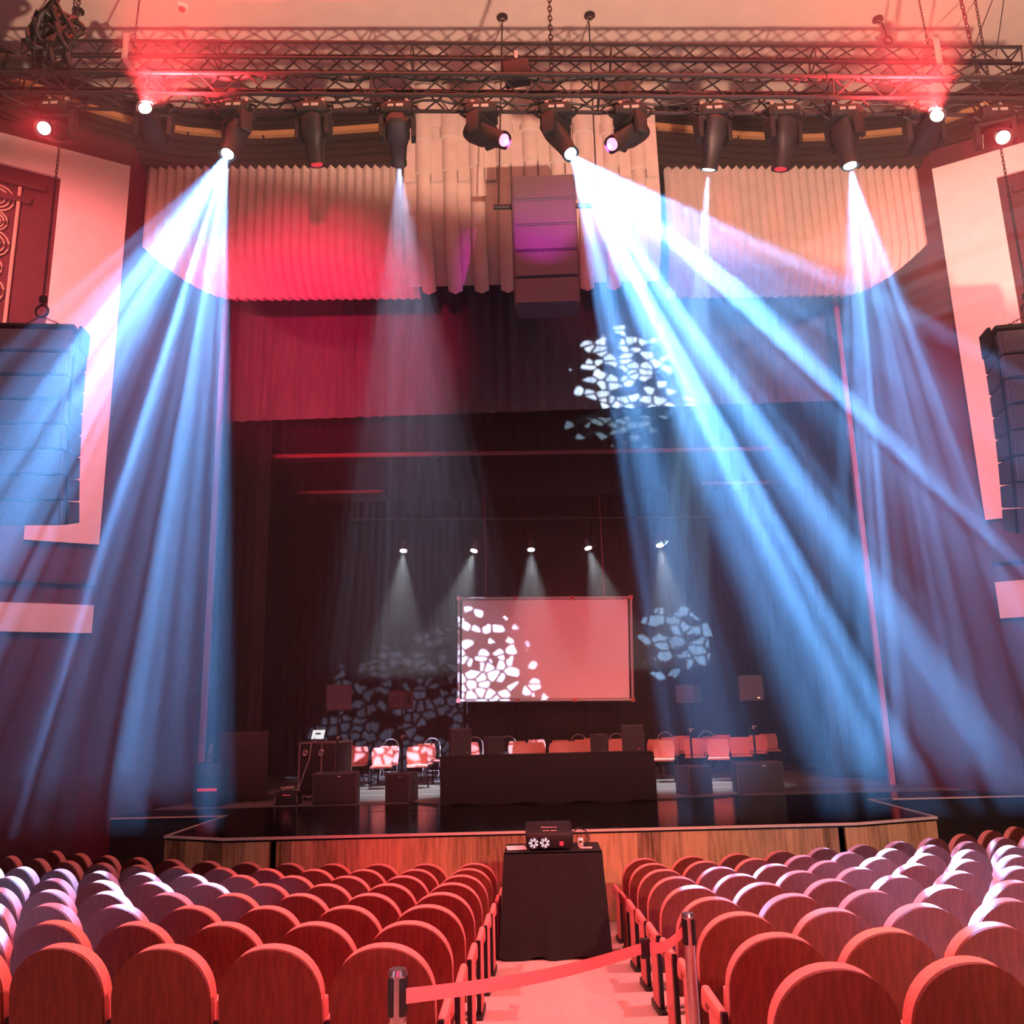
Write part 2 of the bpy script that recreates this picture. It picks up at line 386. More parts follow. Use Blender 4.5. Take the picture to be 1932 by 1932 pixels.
# white plaster strips on the splayed walls
def strip(name, P, Q, s0, s1, z0, z1, m='white', off=.06):
    P = Vector(P); Q = Vector(Q); d = (Q - P).normalized(); n = Vector((d.y, -d.x))
    if n.y > 0: n = -n
    a = Q - d * s0; c = Q - d * s1
    b = MB(); b.prism([V(a.x, a.y, z0), V(c.x, c.y, z0), V(c.x + n.x * off, c.y + n.y * off, z0), V(a.x + n.x * off, a.y + n.y * off, z0)], (0, 0, z1 - z0))
    return struct(name, b, m)
strip('trim_7', LP0, LP1, 0, 1.09, 2.88, 9.92); strip('trim_8', LP0, LP1, 1.09, 8, 9.35, 9.92)
strip('trim_9', LP0, LP1, 0, 8, 1.43, 1.88)
strip('trim_10', RP0, RP1, 0, 1.02, 3.07, 9.98); strip('trim_11', RP0, RP1, 1.02, 7, 9.45, 9.98)
strip('trim_12', RP0, RP1, 0, 7, 1.36, 1.98)
strip('trim_13', LP0, LP1, 0, 8, 2.20, 2.24, 'fascia', .05); strip('trim_14', RP0, RP1, 0, 7, 2.3, 2.34, 'fascia', .05)
# recess mouldings left of the strip
strip('trim_15', LP0, LP1, 1.3, 8, 9.0, 9.12, 'burgundy', .08); strip('trim_16', LP0, LP1, 1.5, 8, 8.7, 8.8, 'burgundy', .08)
strip('trim_17', RP0, RP1, 1.25, 7, 9.05, 9.17, 'burgundy', .08)

# ---------------------------------------------------------------- corrugated acoustic canopies
def canopy(name, label, x0, x1, topY, n, outer, zt=10.2):
    rows = [[] for _ in range(17)]
    for k in range(n * 2 + 1):
        f = k / (n * 2); x = x0 + (x1 - x0) * f
        edge = abs((x - .3) / 7.3)
        tend = 1.0
        d = (x - x0) if outer < 0 else (x1 - x)   # distance from the outer end
        if d < 1.6: tend = .60 + .40 * math.sin(min(1, d / 1.6) * PI / 2)
        zig = -.075 if k % 2 else 0
        Y0 = topY(x)
        for j in range(17):
            t = j / 16 * tend
            if t < .55: z, y = zt - 1.5 * t / .55, Y0
            else:
                a = (t - .55) / .45 * R(58)
                z, y = zt - 1.5 - 1.02 * math.sin(a), Y0 + 1.02 * (1 - math.cos(a)) * 1.35
            xs = x * (1 if t < .55 else 1)
            rows[j].append(V(xs, y + zig, z + (.045 if (k % 2 and j == 0) else 0)))
    m = MB(); m.grid(rows)
    back = [[p + Vector((0, .12, .02)) for p in r] for r in rows]; m.grid([r for r in back])
    o = m.build(name, 'canopy', None, False); tag(o, label, 'acoustic panel'); return o
canopy('acoustic_canopy', 'pleated plaster canopy panel left of the central tube cluster', -7.1, -2.06, lambda x: 14.36 + .06 * (x + 7) - .0, 30, -1)
canopy('acoustic_canopy', 'pleated plaster canopy panel right of the central tube cluster', 2.72, 7.72, lambda x: 15.02 + .07 * (x - 2.7), 30, 1)

# central tube cluster: nine stepped half tubes between flat strips
tc_ = thing('tube_cluster', 'beige plaster cluster of stepped half tubes above the stage centre', 'acoustic panel', V(.3, 14.5, 7.6))
def tc_local(p): return p - Vector(tc_.location)
def prof(t):                                     # (dy, z) down the cluster face
    z = 11.5 - 3.85 * t
    return (0 if t < .62 else .75 * ((t - .62) / .38) ** 2), z
xs = [-1.82 + .49 * k for k in range(9)]
def tY(x): return 14.05 + .03 * (x + 2)
def half_tube(x, rad, zt, zb, off, cap):
    m = MB(); rows = []
    N = 14
    for j in range(N + 1):
        z = zt + (zb - zt) * j / N
        t = (11.5 - z) / 3.85; dy = prof(min(1, max(0, t)))[0]
        rows.append([V(x + rad * math.cos(a), tY(x) + dy - off - rad * .85 * math.sin(a), z) for a in [PI * q / 12 for q in range(13)]])
    m.grid(rows)
    bt = rows[-1]; c = m.b.verts.new(sum(bt, Vector()) / len(bt) + Vector((0, 0, -cap)))
    for e in range(12): m.b.faces.new((m.b.verts.new(bt[e]), m.b.verts.new(bt[e + 1]), c))
    tp = rows[0]; c2 = m.b.verts.new(V(x, tY(x), zt + .0))
    for p in m.b.verts: p.co = tc_local(p.co)
    bmesh.ops.remove_doubles(m.b, verts=m.b.verts[:], dist=.0005)
    return m
for k, x in enumerate(xs):
    u = abs(k - 4) / 4
    half_tube(x, .135, 11.4, 7.68, .0, .10).build('tube', 'canopy', tc_)
    half_tube(x, .165, 11.4, 9.62 + .22 * (1 - u), .02, .03).build('tube_sleeve', 'canopy', tc_)
    half_tube(x, .195, 11.4, 10.28 + .16 * (1 - u), .05, .03).build('tube_cap', 'canopy', tc_)
for k in range(10):
    x = -2.065 + .49 * k
    m = MB(); rows = []
    for j in range(15):
        t = j / 14; dy, z = prof(t); z = 11.5 - 3.66 * t
        rows.append([V(x - .13, tY(x) + dy - .02, z), V(x + .13, tY(x) + dy - .02, z)])
    m.grid(rows); m.grid([[p + Vector((0, .1, 0)) for p in r] for r in rows])
    for zb, o_ in ((9.45, .07), (10.55, .12)):
        m.box(V(x, tY(x) - o_ / 2 - .02, (zb + 11.45) / 2), (.2, o_, 11.45 - zb))
    for p in m.b.verts: p.co = tc_local(p.co)
    m.build('flat_strip', 'canopy', tc_, False)

mb = MB(); mb.box(V(0, 21.8, 14.1), (19.6, 9.4, .2)); struct('ceiling_stage', mb, 'darkwall')
# ---------------------------------------------------------------- stage drapes
def drape(name, label, x0, x1, Y, z0, z1, m, folds, amp, rags=0):
    N = folds * 6; rows = []
    for j in range(6):
        z = z1 + (z0 - z1) * j / 5
        rows.append([V(x0 + (x1 - x0) * k / N, Y + amp * math.sin(2 * PI * k / 6 + .6 * math.sin(k * .37)) * (.6 + .4 * math.sin(k * .113 + j * .2)),
                       z + (rags * math.sin(k * .21) if j == 5 else 0)) for k in range(N + 1)])
    b = MB(); b.grid(rows); b.grid([[p + Vector((0, .012, 0)) for p in r] for r in rows])
    return tag(b.build(name, m), label, 'curtain')
drape('stage_border', 'wide dark red velvet border hanging across the top of the stage opening', -6.72, 6.72, 18.0, 6.42, 14, 'velvet', 44, .045)
drape('stage_border', 'black border hanging deeper in the stage above the lit batten', -8.5, 8.5, 19.9, 6.0, 14, 'serge', 60, .05)
drape('stage_border', 'deepest black border above the row of small stage spotlights', -8.5, 8.5, 21.6, 5.4, 14, 'serge', 60, .05)
drape('masking_drape', 'black masking drape at the left edge of the stage', -8.9, -6.0, 19.0, ST + .01, 14, 'serge', 14, .06)
drape('masking_drape', 'black masking drape at the right edge of the stage', 6.1, 8.9, 19.2, ST + .01, 14, 'serge', 14, .06)
drape('back_curtain', 'black pleated back curtain behind the projection screen', -9.2, 9.2, 24.6, ST + .01, 14, 'serge', 80, .06)

def pipe(name, label, a, b, r, m, cat='pipe', n=10, hang=None):
    if hang is None: o = MB().rod(a, b, r, n).build(name, m); return tag(o, label, cat)
    o = thing(name, label, cat, a); MB().rod((0, 0, 0), b - a, r, n).build('tube', m, o)
    for f in (.12, .88):
        q = (b - a) * f; MB().rod(q, (q.x, q.y, hang + CZ - a.z), .006, 5).build('hanging_wire', 'iron_black', o)
    return o
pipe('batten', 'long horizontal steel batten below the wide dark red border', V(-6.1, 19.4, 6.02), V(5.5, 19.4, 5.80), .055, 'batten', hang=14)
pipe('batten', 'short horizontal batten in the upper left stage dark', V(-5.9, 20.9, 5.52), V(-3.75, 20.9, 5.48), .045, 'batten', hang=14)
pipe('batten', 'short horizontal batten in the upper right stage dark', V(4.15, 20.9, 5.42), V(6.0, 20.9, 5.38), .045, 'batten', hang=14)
pipe('batten', 'thin lighting batten carrying the five small spotlights', V(-4.4, 20.2, 4.62), V(4.6, 20.2, 4.40), .03, 'iron_black', hang=14)

# ================================================================== TRUSSES
def truss(name, label, a, b, s, n):
    t = thing(name, label, 'truss', a)
    a, b = Vector(a), Vector(b); d = b - a; L = d.length; d.normalize()
    y = Vector((0, 1, 0)); y = (y - d * y.dot(d)).normalized(); z = d.cross(y) * 1.0
    if z.z < 0: z = -z
    cs = [(-1, 1), (1, 1), (1, -1), (-1, -1)]
    off = [y * (s / 2 * p) + z * (s / 2 * q) for p, q in cs]
    for o in off:
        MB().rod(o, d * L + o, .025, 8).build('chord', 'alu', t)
    m = MB(); st = L / n
    for f in range(4):
        o1, o2 = off[f], off[(f + 1) % 4]
        for k in range(n):
            p = o1 if k % 2 == 0 else o2; q = o2 if k % 2 == 0 else o1
            m.rod(p + d * st * (k + .05), q + d * st * (k + .95), .012, 5)
        for k in range(0, n + 1, 9):
            m.rod(o1 + d * min(L - .01, st * k + .01), o2 + d * min(L - .01, st * k + .01), .012, 5)
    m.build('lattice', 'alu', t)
    for k in range(9, n, 9):
        for o in off: MB().rod(o + d * (st * k - .06), o + d * (st * k + .06), .032, 8).build('coupler', 'alu', t)
    return t
truss('lighting_truss', 'lower front aluminium truss carrying the row of moving head lights', V(-7.6, 9.5, 8.06), V(7.0, 9.5, 7.21), .30, 46)
truss('lighting_truss', 'upper rear aluminium truss under the ceiling without moving heads', V(-7.32, 10.8, 9.70), V(7.05, 10.8, 8.81), .27, 45)
def tz(x): return 8.06 + (x + 7.6) / 14.6 * -.85 + CZ      # front truss centre height at x
def tzb(x): return 9.70 + (x + 7.32) / 14.37 * -.89 + CZ

def cable(name, label, pts, r, m='blackp', n=6, cat='cable'):
    return tag(MB().tube(pts, r, n).build(name, m), label, cat)
for q, (lab, dy, dz, rr) in enumerate((('thick black cable loom lying along the top of the front truss', -.05, .185, .03),
                                     ('black cable loom running inside the front truss', .03, .0, .028),
                                     ('thin black cable sagging along the lower chord of the front truss', .06, -.10, .016))):
    rnd = random.Random(q); pts = []
    for k in range(120):
        x = -7.3 + 14.1 * k / 119
        pts.append(Vector((x, 9.5 + dy + .03 * math.sin(k * .9 + q), tz(x) + dz + .018 * math.sin(k * .55 + q * 2) + rnd.uniform(-.012, .012))))
    cable('cable', lab, pts, rr)
for q, (x, lab) in enumerate(((-1.0, 'left of the centre spotlight'), (2.0, 'right of the centre spotlight'), (3.75, 'beside the ninth spotlight from the left'), (-3.95, 'beside the third spotlight from the left'))):
    cable('cable', 'thin black cable loop drooping from the front truss ' + lab, [Vector((x + .3 * k / 12, 9.36, tz(x) - .19 - .2 * math.sin(PI * k / 12))) for k in range(13)], .008)

# ceiling fixings, rods and chains
def anchor(x, y, label, rod_to=None, rod_label=None, r=.012, tilt=0):
    p = V(x, y, 11.52)
    t = thing('ceiling_anchor', label, 'anchor', p)
    MB().rod((0, 0, -.02), (0, 0, -.05), .09, 16).build('plate', 'iron_black', t)
    MB().torus((0, 0, -.09), .04, .012, (0, 1, 0)).build('eye', 'steel', t)
def chain(name, label, a, b, r=.022, step=.055, cat='chain'):
    a, b = Vector(a), Vector(b); d = b - a; n = max(2, int(d.length / step)); m = MB(); d.normalize()
    s1 = d.cross(Vector((0, 1, 0))).normalized(); s2 = d.cross(s1)
    for k in range(n):
        c = a + (b - a) * ((k + .5) / n); sd = s1 if k % 2 else s2
        m.tube([c + d * (step * .72 * math.cos(q)) + sd * (r * .8 * math.sin(q)) for q in [2 * PI * i / 8 for i in range(8)]], r * .32, 4, True)
    return tag(m.build(name, 'iron_black'), label, cat)
anchor(-.27, 12.45, 'round ceiling anchor above the left end of the cluster pipe')
anchor(1.21, 12.5, 'round ceiling anchor above the right end of the cluster pipe')
anchor(.47, 11.9, 'round ceiling anchor above the middle of the rear truss')
anchor(-7.26, 11.9, 'round ceiling anchor near the left end of the rear truss')
anchor(7.9, 12.4, 'round ceiling anchor near the right end of the rear truss')
anchor(6.19, 12.88, 'round ceiling anchor with a hanging hook right of the rear truss chain')
pipe('hanging_rod', 'thin steel rod down to the left end of the cluster pipe', V(-.28, 12.6, 11.53), V(-.42, 12.6, 7.97), .012, 'iron_black', 'rod')
pipe('hanging_rod', 'thin steel rod down to the right end of the cluster pipe', V(1.2, 12.6, 11.53), V(1.18, 12.6, 7.93), .012, 'iron_black', 'rod')
pipe('cluster_pipe', 'short black pipe from which the central speaker cluster hangs', V(-.5, 12.6, 8.0), V(1.24, 12.6, 7.95), .04, 'iron_black')
chain('truss_chain', 'hoist chain at the middle of both trusses', V(.43, 9.5, 11.53), V(.40, 9.5, 7.9), .03, .07)
chain('truss_chain', 'hoist chain rising from the left end of the front truss', V(-5.72, 9.5, 11.53), V(-5.85, 9.5, 8.2), .028, .07)
chain('truss_chain', 'hoist chain rising from the right end of the front truss', V(5.5, 9.5, 11.53), V(5.7, 9.5, 7.5), .028, .07)
chain('truss_chain', 'thin chain with hook on the left part of the rear truss', V(-5.65, 10.8, 11.53), V(-5.7, 10.8, 9.75), .018, .05)
chain('truss_chain', 'thin chain with hook on the right part of the rear truss', V(5.75, 10.8, 11.53), V(5.85, 10.8, 9.05), .018, .05)
for x, lab in ((-5.72, 'left'), (5.86, 'right')):
    t = thing('truss_clamp', 'steel truss clamp gripping the %s part of the rear truss' % lab, 'clamp', Vector((x, 10.8, tzb(x))))
    MB().box((0, -.19, 0), (.09, .03, .40), bev=.008).box((0, .19, 0), (.09, .03, .40)).box((0, 0, .2), (.09, .40, .03)).box((0, 0, -.2), (.09, .40, .03)).build('bracket', 'steel', t)
    MB().torus((0, 0, .3), .07, .018, (0, 1, 0)).build('shackle', 'steel', t)
for x0, zz, x1, lab in ((-7.26, 11.45, -6.55, 'left'), (7.8, 11.45, 6.45, 'right')):
    for q, e in ((0, 0), (1, .35)):
        cable('steel_cable', 'slack steel cable at the %s end of the rear truss, %s one' % (lab, ('outer', 'inner')[q]),
              [V(x0, 11.9, zz), Vector((x0 * (1 - .3) + x1 * .3 + e * .3, 11.4, CZ + zz - .7)), Vector((x1 + e, 10.85, tzb(x1 + e) + .15))], .008, 'iron_black')
# hook hanging from the ceiling
t = thing('ceiling_hook', 'small hook hanging from the round anchor at upper right', 'hook', V(6.24, 12.86, 11.4))
MB().rod((0, 0, 0), (.05, 0, -.28), .015).build('stem', 'iron_black', t)
MB().torus((.06, 0, -.36), .07, .018, (0, 1, 0)).build('ring', 'iron_black', t)
t = thing('smoke_detector', 'small round smoke detector on the ceiling at upper left', 'detector', V(-5.55, 11.95, 11.52))
MB().rod((0, 0, 0), (0, 0, -.04), .1, 20, .09).build('base', 'white', t); MB().rod((0, 0, -.04), (0, 0, -.07), .06, 20, .045).build('sensor', 'trim', t)

# tangled cable bundle at the left chain
t = thing('cable_bundle', 'tangled bundle of coiled black cable hanging on the left hoist chain', 'cable', Vector((-6.05, 9.35, CZ + 8.68)))
rnd = random.Random(3)
for k in range(13):
    c = Vector((rnd.uniform(-.06, .06), rnd.uniform(-.1, .1), rnd.uniform(-.08, .08))); rx = rnd.uniform(.14, .27); rz = rnd.uniform(.24, .40); ph = rnd.uniform(-.6, .6)
    MB().tube([c + Vector((rx * math.cos(a) + .06 * math.sin(3 * a + k), .09 * math.sin(2 * a + k), rz * math.sin(a + ph) + .05 * math.cos(2 * a + k))) for a in [2 * PI * i / 26 for i in range(26)]],
              .022 + .008 * (k % 3), 6, True).build('coil', 'blackp', t)
cable('cable', 'thick glossy black cable arching down from the ceiling to the cable bundle', [at(x, y, 9.3) for x, y in ((125, -30), (100, 5), (88, 28), (90, 45), (103, 56), (122, 65), (132, 76))], .03)
# dark par can at the left end of the front truss
t = thing('par_can', 'dark round par can lying on the left end of the front truss', 'light', Vector((-6.55, 9.5, tz(-6.55) + .36)))
MB().rod((-.24, 0, 0), (.12, 0, 0), .17, 18, .13).ball((.12, 0, 0), .13, 16).build('can', 'blackp', t)
MB().tube([(0, -.2, -.19), (0, -.2, .02), (0, .2, .02), (0, .2, -.19)], .014).build('yoke', 'iron_black', t)
# floodlight on the rear truss
t = thing('floodlight', 'square black floodlight hung under the middle of the rear truss', 'light', Vector((-.05, 10.6, CZ + 8.93)))
MB().box((0, 0, -.1), (.36, .22, .30), Matrix.Rotation(R(-8), 3, 'Y'), .015).build('housing', 'blackp', t)
MB().tube([(-.2, 0, -.12), (-.2, 0, .12), (.2, 0, .12), (.2, 0, -.12)], .014).build('yoke', 'iron_black', t)
MB().box((0, -.03, .17), (.05, .06, .12)).build('clamp', 'steel', t)

# ================================================================== MOVING HEADS
def moving_head(label, x, aim, lens, scale=1.0):
    top = Vector((x, 9.5, tz(x) - .175))
    aim = Vector(aim).normalized()
    t = thing('moving_head', label, 'stage light', top, 0, 'moving head lights on the front truss')
    t.scale = (scale,) * 3
    MB().box((0, 0, -.14), (.40, .32, .13), bev=.035).box((0, -.10, -.14), (.30, .14, .15), bev=.02).build('base', 'blackp', t)
    MB().box((-.06, -.175, -.14), (.07, .01, .035)).box((.05, -.175, -.14), (.09, .01, .04)).build('display', 'steel', t)
    for s in (-1, 1):
        MB().tube([(s * .19, -.08, -.08), (s * .25, -.08, -.11), (s * .26, -.08, -.17), (s * .2, -.08, -.22)], .018).build('handle', 'iron_black', t)
        MB().rod((s * .11, 0, .0), (s * .11, 0, -.09), .016).box((s * .11, 0, .03), (.05, .07, .07), bev=.01).build('clamp', 'steel', t)
    h = Vector((aim.x, aim.y, 0)); pan = math.atan2(h.y, h.x) + PI / 2 if h.length > .02 else 0
    y = Matrix.Rotation(pan, 3, 'Z')            # local -Y of the yoke points where the head aims
    ym = MB()
    ym.box((0, 0, -.235), (.40, .20, .07), bev=.025)
    for s in (-1, 1): ym.prism([(s * .17, -.09, -.22), (s * .17, .09, -.22), (s * .17, .07, -.50), (s * .17, -.07, -.50)], (s * .06, 0, 0), .015)
    for v in ym.b.verts: v.co = y @ v.co
    ym.build('yoke', 'blackp', t)
    piv = Vector((0, 0, -.42)); q = aim.to_track_quat('Z', 'X')
    q = Matrix((y @ Vector((1, 0, 0)), aim.cross(y @ Vector((1, 0, 0))), aim)).transposed()
    hm = MB()
    sec = [(-.24, .09, .08), (-.20, .135, .12), (-.02, .15, .135), (.06, .145, .125), (.14, .115, .115), (.34, .095, .095), (.36, .102, .102), (.40, .102, .102)]
    rings = []
    for zz, a, b in sec:
        rings.append([piv + q @ Vector((a * abs(math.cos(p)) ** .7 * (1 if math.cos(p) > 0 else -1), b * abs(math.sin(p)) ** .7 * (1 if math.sin(p) > 0 else -1), zz)) for p in [2 * PI * k / 20 for k in range(20)]])
    hm.grid([r + [r[0]] for r in rings]); bmesh.ops.remove_doubles(hm.b, verts=hm.b.verts[:], dist=.0005)
    hm.b.faces.new([hm.b.verts.new(p) for p in rings[0]])
    hd = hm.build('head', 'blackp', t)
    lm = MB(); lm.rod(piv + q @ Vector((0, 0, .37)), piv + q @ Vector((0, 0, .395)), .074, 24)
    lm.build('lens', lens, hd)
    vm = MB()
    for s in (-1, 1):
        for k in range(4): vm.box(piv + q @ Vector((s * .148, 0, -.12 + .05 * k)), (.012, .16, .018), q)
    vm.build('cooling_vents', 'iron_black', hd)
    return top + (piv + q @ Vector((0, 0, .43))) * scale, aim

B1 = (-3.66, 9.5, 6.95); T1 = (-5.35, 7.3, -2)
B2 = (-1.56, 9.5, 6.62); T2 = (-2.45, 18, 2.3)
B3 = (.5, 9.5, 6.78); T3 = (4.5, 7, -2)
B4 = (3.96, 9.5, 6.42); T4 = (4.35, 9.8, -2)
B5 = (2.24, 9.5, 6.48); T5 = (3.75, 24, 2.0)
def dirn(a, b): return Vector(b) - Vector(a)
heads = [
    ('moving head light glaring red at the far left end of the front truss', -5.93, (.12, -.8, -.5), 'lens_red', 1),
    ('moving head light tilted up and glaring red, second from the left', -4.66, (.12, -.9, .12), 'lens_red', 1),
    ('moving head light throwing the wide blue beam to the left stalls', -3.6, dirn(B1, T1), 'lens_blue', 1),
    ('moving head light hanging down with a faint red glow, left of centre', -2.62, (.06, .3, -1), 'lens_off', 1),
    ('moving head light throwing the narrow pale beam down to the stage', -1.56, dirn(B2, T2), 'lens_blue', 1),
    ('moving head light with pink lens turned towards the centre from the left', -.5, (.72, -.42, -.55), 'lens_pink', 1),
    ('moving head light at the truss centre throwing the widest blue beam', .43, dirn(B3, T3), 'lens_blue', 1),
    ('moving head light with pink lens turned towards the centre from the right', 1.35, (-.66, -.42, -.58), 'lens_pink', 1),
    ('moving head light with a short faint blue glow, right of centre', 2.36, (-.15, .45, -1), 'lens_blue', 1),
    ('moving head light hanging down with a faint red glow, right of centre', 3.22, (-.12, .3, -1), 'lens_off', 1),
    ('moving head light throwing a blue beam straight down on the right', 3.97, dirn(B4, T4), 'lens_blue', 1),
    ('moving head light tilted up and glaring red, second from the right', 4.93, (-.05, -.9, .05), 'lens_red', 1),
    ('moving head light glaring red at the far right end of the front truss', 5.78, (-.25, -.75, -.5), 'lens_red', 1),
]
HP = [moving_head(*h) for h in heads]
# their light
def beam(i, target, power, color, half, blend=.1, **g):
    o = spot('beam_light', HP[i][0], target, power, color, half, blend, .03)
    if g: gobo(o, **g)
    return o
beam(2, V(*T1), 92000, BLUE, 18, .1, scale=26, seed=6, keep=.72, gap=.06, edge=.1, reach=.6, squash=.12, turn=109, core=11, base=.05)
beam(4, V(*T2), 50000, (.55, .62, .95), 13, .1, scale=50, seed=2, keep=.78, gap=.12, edge=.02, reach=.21, base=.01)
beam(6, V(*T3), 130000, BLUE, 21, .1, scale=22, seed=7, keep=.72, gap=.06, edge=.1, reach=.7, squash=.12, turn=-96, core=9, base=.05)
beam(10, V(*T4), 65000, BLUE, 13, .1, scale=34, seed=4, keep=.75, gap=.05, edge=.1, reach=.5, squash=.12, turn=-29, core=16, base=.04)
beam(8, V(*T5), 360000, (.35, .65, 1), 4.0, .1, scale=42, seed=5, keep=.78, gap=.08, edge=.02, reach=.058)
beam(5, V(.3, 12.4, 7.7), 2600, (.75, .02, .6), 13, .7)
beam(7, V(.35, 12.4, 7.5), 2600, (.75, .02, .6), 13, .7)
beam(3, V(-2.5, 12, -1), 900, RED, 9, .4); beam(9, V(3.1, 12, -1), 900, RED, 9, .4)
# the four red heads that rake the ceiling and glare at the stalls
beam(1, V(-3.0, 9.4, 11.5), 9500, (1, .05, .06), 56, .7); beam(11, V(3.4, 9.4, 11.5), 9500, (1, .05, .06), 56, .7)
beam(0, V(0, 0, 0), 250, RED, 28, .8); beam(12, V(0, 0, 0), 250, RED, 28, .8)
# gallery profile throwing the stone pattern on the dark red border
g = spot('gallery_profile', V(7, -5, 1.0), V(2.3, 17.9, 6.9), 520000, (.5, .8, 1), 3.4, .05, .03)
gobo(g, scale=104, seed=9, keep=.74, gap=.11, edge=.02, reach=.05)

# ================================================================== SPEAKER ARRAYS
def line_array(label, loc, n, w, h, d, bend, rz, m='cab', frame=True):
    t = thing('line_array', label, 'loudspeaker', loc, rz)
    p = Vector((0, 0, 0)); ang = R(-2)
    if frame:
        MB().box((0, 0, .10), (w * .98, d * .8, .05), bev=.01).box((0, 0, .04), (w * .7, .06, .14)).box((w * .52, 0, .0), (.04, .3, .3)).box((-w * .52, 0, .0), (.04, .3, .3)).build('rigging_frame', 'iron_black', t)
    for k in range(n):
        q = Matrix.Rotation(ang, 3, 'X')
        c = p + q @ Vector((0, 0, -h / 2))
        cb = MB(); tw = .015
        poly = [Vector((-w / 2, -d / 2, -h / 2)), Vector((w / 2, -d / 2, -h / 2)), Vector((w / 2 - .04, d / 2, -h / 2 + tw)), Vector((-w / 2 + .04, d / 2, -h / 2 + tw))]
        top = [Vector((v.x, v.y, -v.z)) for v in poly]
        vs = [cb.b.verts.new(c + q @ v) for v in poly + top]
        for f in ((3, 2, 1, 0), (4, 5, 6, 7), (0, 1, 5, 4), (1, 2, 6, 5), (2, 3, 7, 6), (3, 0, 4, 7)): cb.b.faces.new([vs[i] for i in f])
        bmesh.ops.bevel(cb.b, geom=cb.b.edges[:], offset=.012, segments=1, affect='EDGES')
        o = cb.build('cabinet', m, t, False)
        MB().box(c + q @ Vector((0, -d / 2 - .012, 0)), (w * .94, .02, h * .9), q, .005).build('grille', m if m == 'cab' else 'grillem', o, False)
        for s in (-1, 1): MB().box(c + q @ Vector((s * (w / 2 + .004), -d * .3, 0)), (.012, .05, h * .98), q).build('link_bar', 'iron_black', o)
        p = p + q @ Vector((0, 0, -h)); ang += R(bend)
    return t
for sx, lab, zt, cx_ in ((-1, 'left', 4.92, -6.42), (1, 'right', 4.43, 6.37)):
    line_array('black curved line array hanging in front of the %s white wall strip' % lab, V(cx_, 10.4, zt), 8, 1.08, .305, .68, 2.2, R(-8 * sx))
    chain('array_chain', 'long chain holding the %s line array' % lab, V(cx_, 10.4, 11.5), V(cx_, 10.4, zt + .56), .02, .06)
    t = thing('chain_hook', 'hook and ring at the foot of the %s array chain' % lab, 'hook', V(cx_, 10.4, zt + .42))
    MB().torus((0, 0, 0), .085, .016, (0, 1, 0)).build('ring', 'iron_black', t)
    MB().box((0, 0, .17), (.09, .06, .1), bev=.015).rod((0, 0, .08), (0, 0, .15), .025).build('block', 'iron_black', t)
    for q in (-1, 1):
        chain('bridle_chain', 'short bridle chain from the ring to the %s edge of the %s array' % (('left', 'right')[q > 0], lab), V(cx_ + q * .02, 10.4, zt + .34), V(cx_ + q * .46, 10.4, zt + .12), .014, .05)
line_array('purple lit central speaker cluster hanging in front of the plaster tubes', V(.31, 12.7, 8.42), 5, 1.02, .45, .55, .8, 0, 'cab', False)

# scroll ironwork on the left wall
t = thing('scroll_grille', 'gilded scroll ironwork panel on the burgundy wall at the left edge', 'grille', V(-9.2, 12.55, 6.4))
P0, P1 = Vector(LP0), Vector(LP1); gd = (P1 - P0).normalized(); gn = Vector((gd.y, -gd.x))
def gp(s, z): q = P1 - gd * s + gn * .05; return V(q.x, q.y, z) - Vector(t.location)
MB().tube([gp(1.68, 5.2), gp(1.68, 8.98)], .03).tube([gp(3.0, 5.2), gp(3.0, 8.98)], .03).build('frame', 'iron', t)
for k in range(9):
    z = 8.68 - .42 * k; rr = (.27, .20)[k % 2]
    for s0 in (1.98, 2.62):
        m = MB(); m.tube([gp(s0 + rr * (1 - i / 60) * math.cos(i * .42), z + rr * (1 - i / 60) * math.sin(i * .42)) for i in range(46)], .014, 5); m.build('scroll', 'iron', t)

# ================================================================== STALLS SEATS
def arch(w, zb, zt, rise, n=22):
    pts = [(-w / 2, zb), (w / 2, zb)]
    for k in range(n + 1):
        a = PI * k / n
        pts.append((w / 2 * abs(math.cos(a)) ** .92 * (1 if math.cos(a) > 0 else -1), zt - rise + rise * math.sin(a) ** .95 if 0 < k < n else zt - rise))
    return pts
def lean(m, deg, z0=.42):
    q = Matrix.Rotation(R(deg), 3, 'X')
    for v in m.b.verts: v.co = q @ (v.co - Vector((0, 0, z0))) + Vector((0, 0, z0))
    return m
seat_mesh = {}
m = MB(); m.prism([(x, 0, z) for x, z in arch(.505, .30, .905, .25)], (0, .02, 0)); lean(m, 9); seat_mesh['backrest'] = (m.mesh('backrest'), 'veneer')
m = MB(); m.prism([(x, .02, z) for x, z in arch(.50, .36, .90, .247)], (0, .07, 0), .022); lean(m, 9); seat_mesh['back_cushion'] = (m.mesh('back_cushion'), 'plush')
m = MB(); m.prism([(x * .94, .15, .28 + (.88 - z) * .64) for x, z in arch(.47, .38, .88, .2)], (0, .10, 0), .03); lean(m, 6); seat_mesh['seat'] = (m.mesh('seat'), 'plush')
def arm(sx):
    m = MB(); m.box((sx * .275, .20, .545), (.048, .34, .065), Matrix.Rotation(R(5), 3, 'X'), .022)
    m.box((sx * .275, .33, .52), (.048, .09, .10), bev=.022); return m.mesh('armrest')
def std(sx):
    m = MB(); m.box((sx * .275, .15, .28), (.034, .20, .46), bev=.006); return m.mesh('side_panel')
def foot(sx):
    m = MB(); m.box((sx * .275, .12, .03), (.05, .36, .06), bev=.01).box((sx * .275, .015, .30), (.03, .03, .52)); return m.mesh('leg')
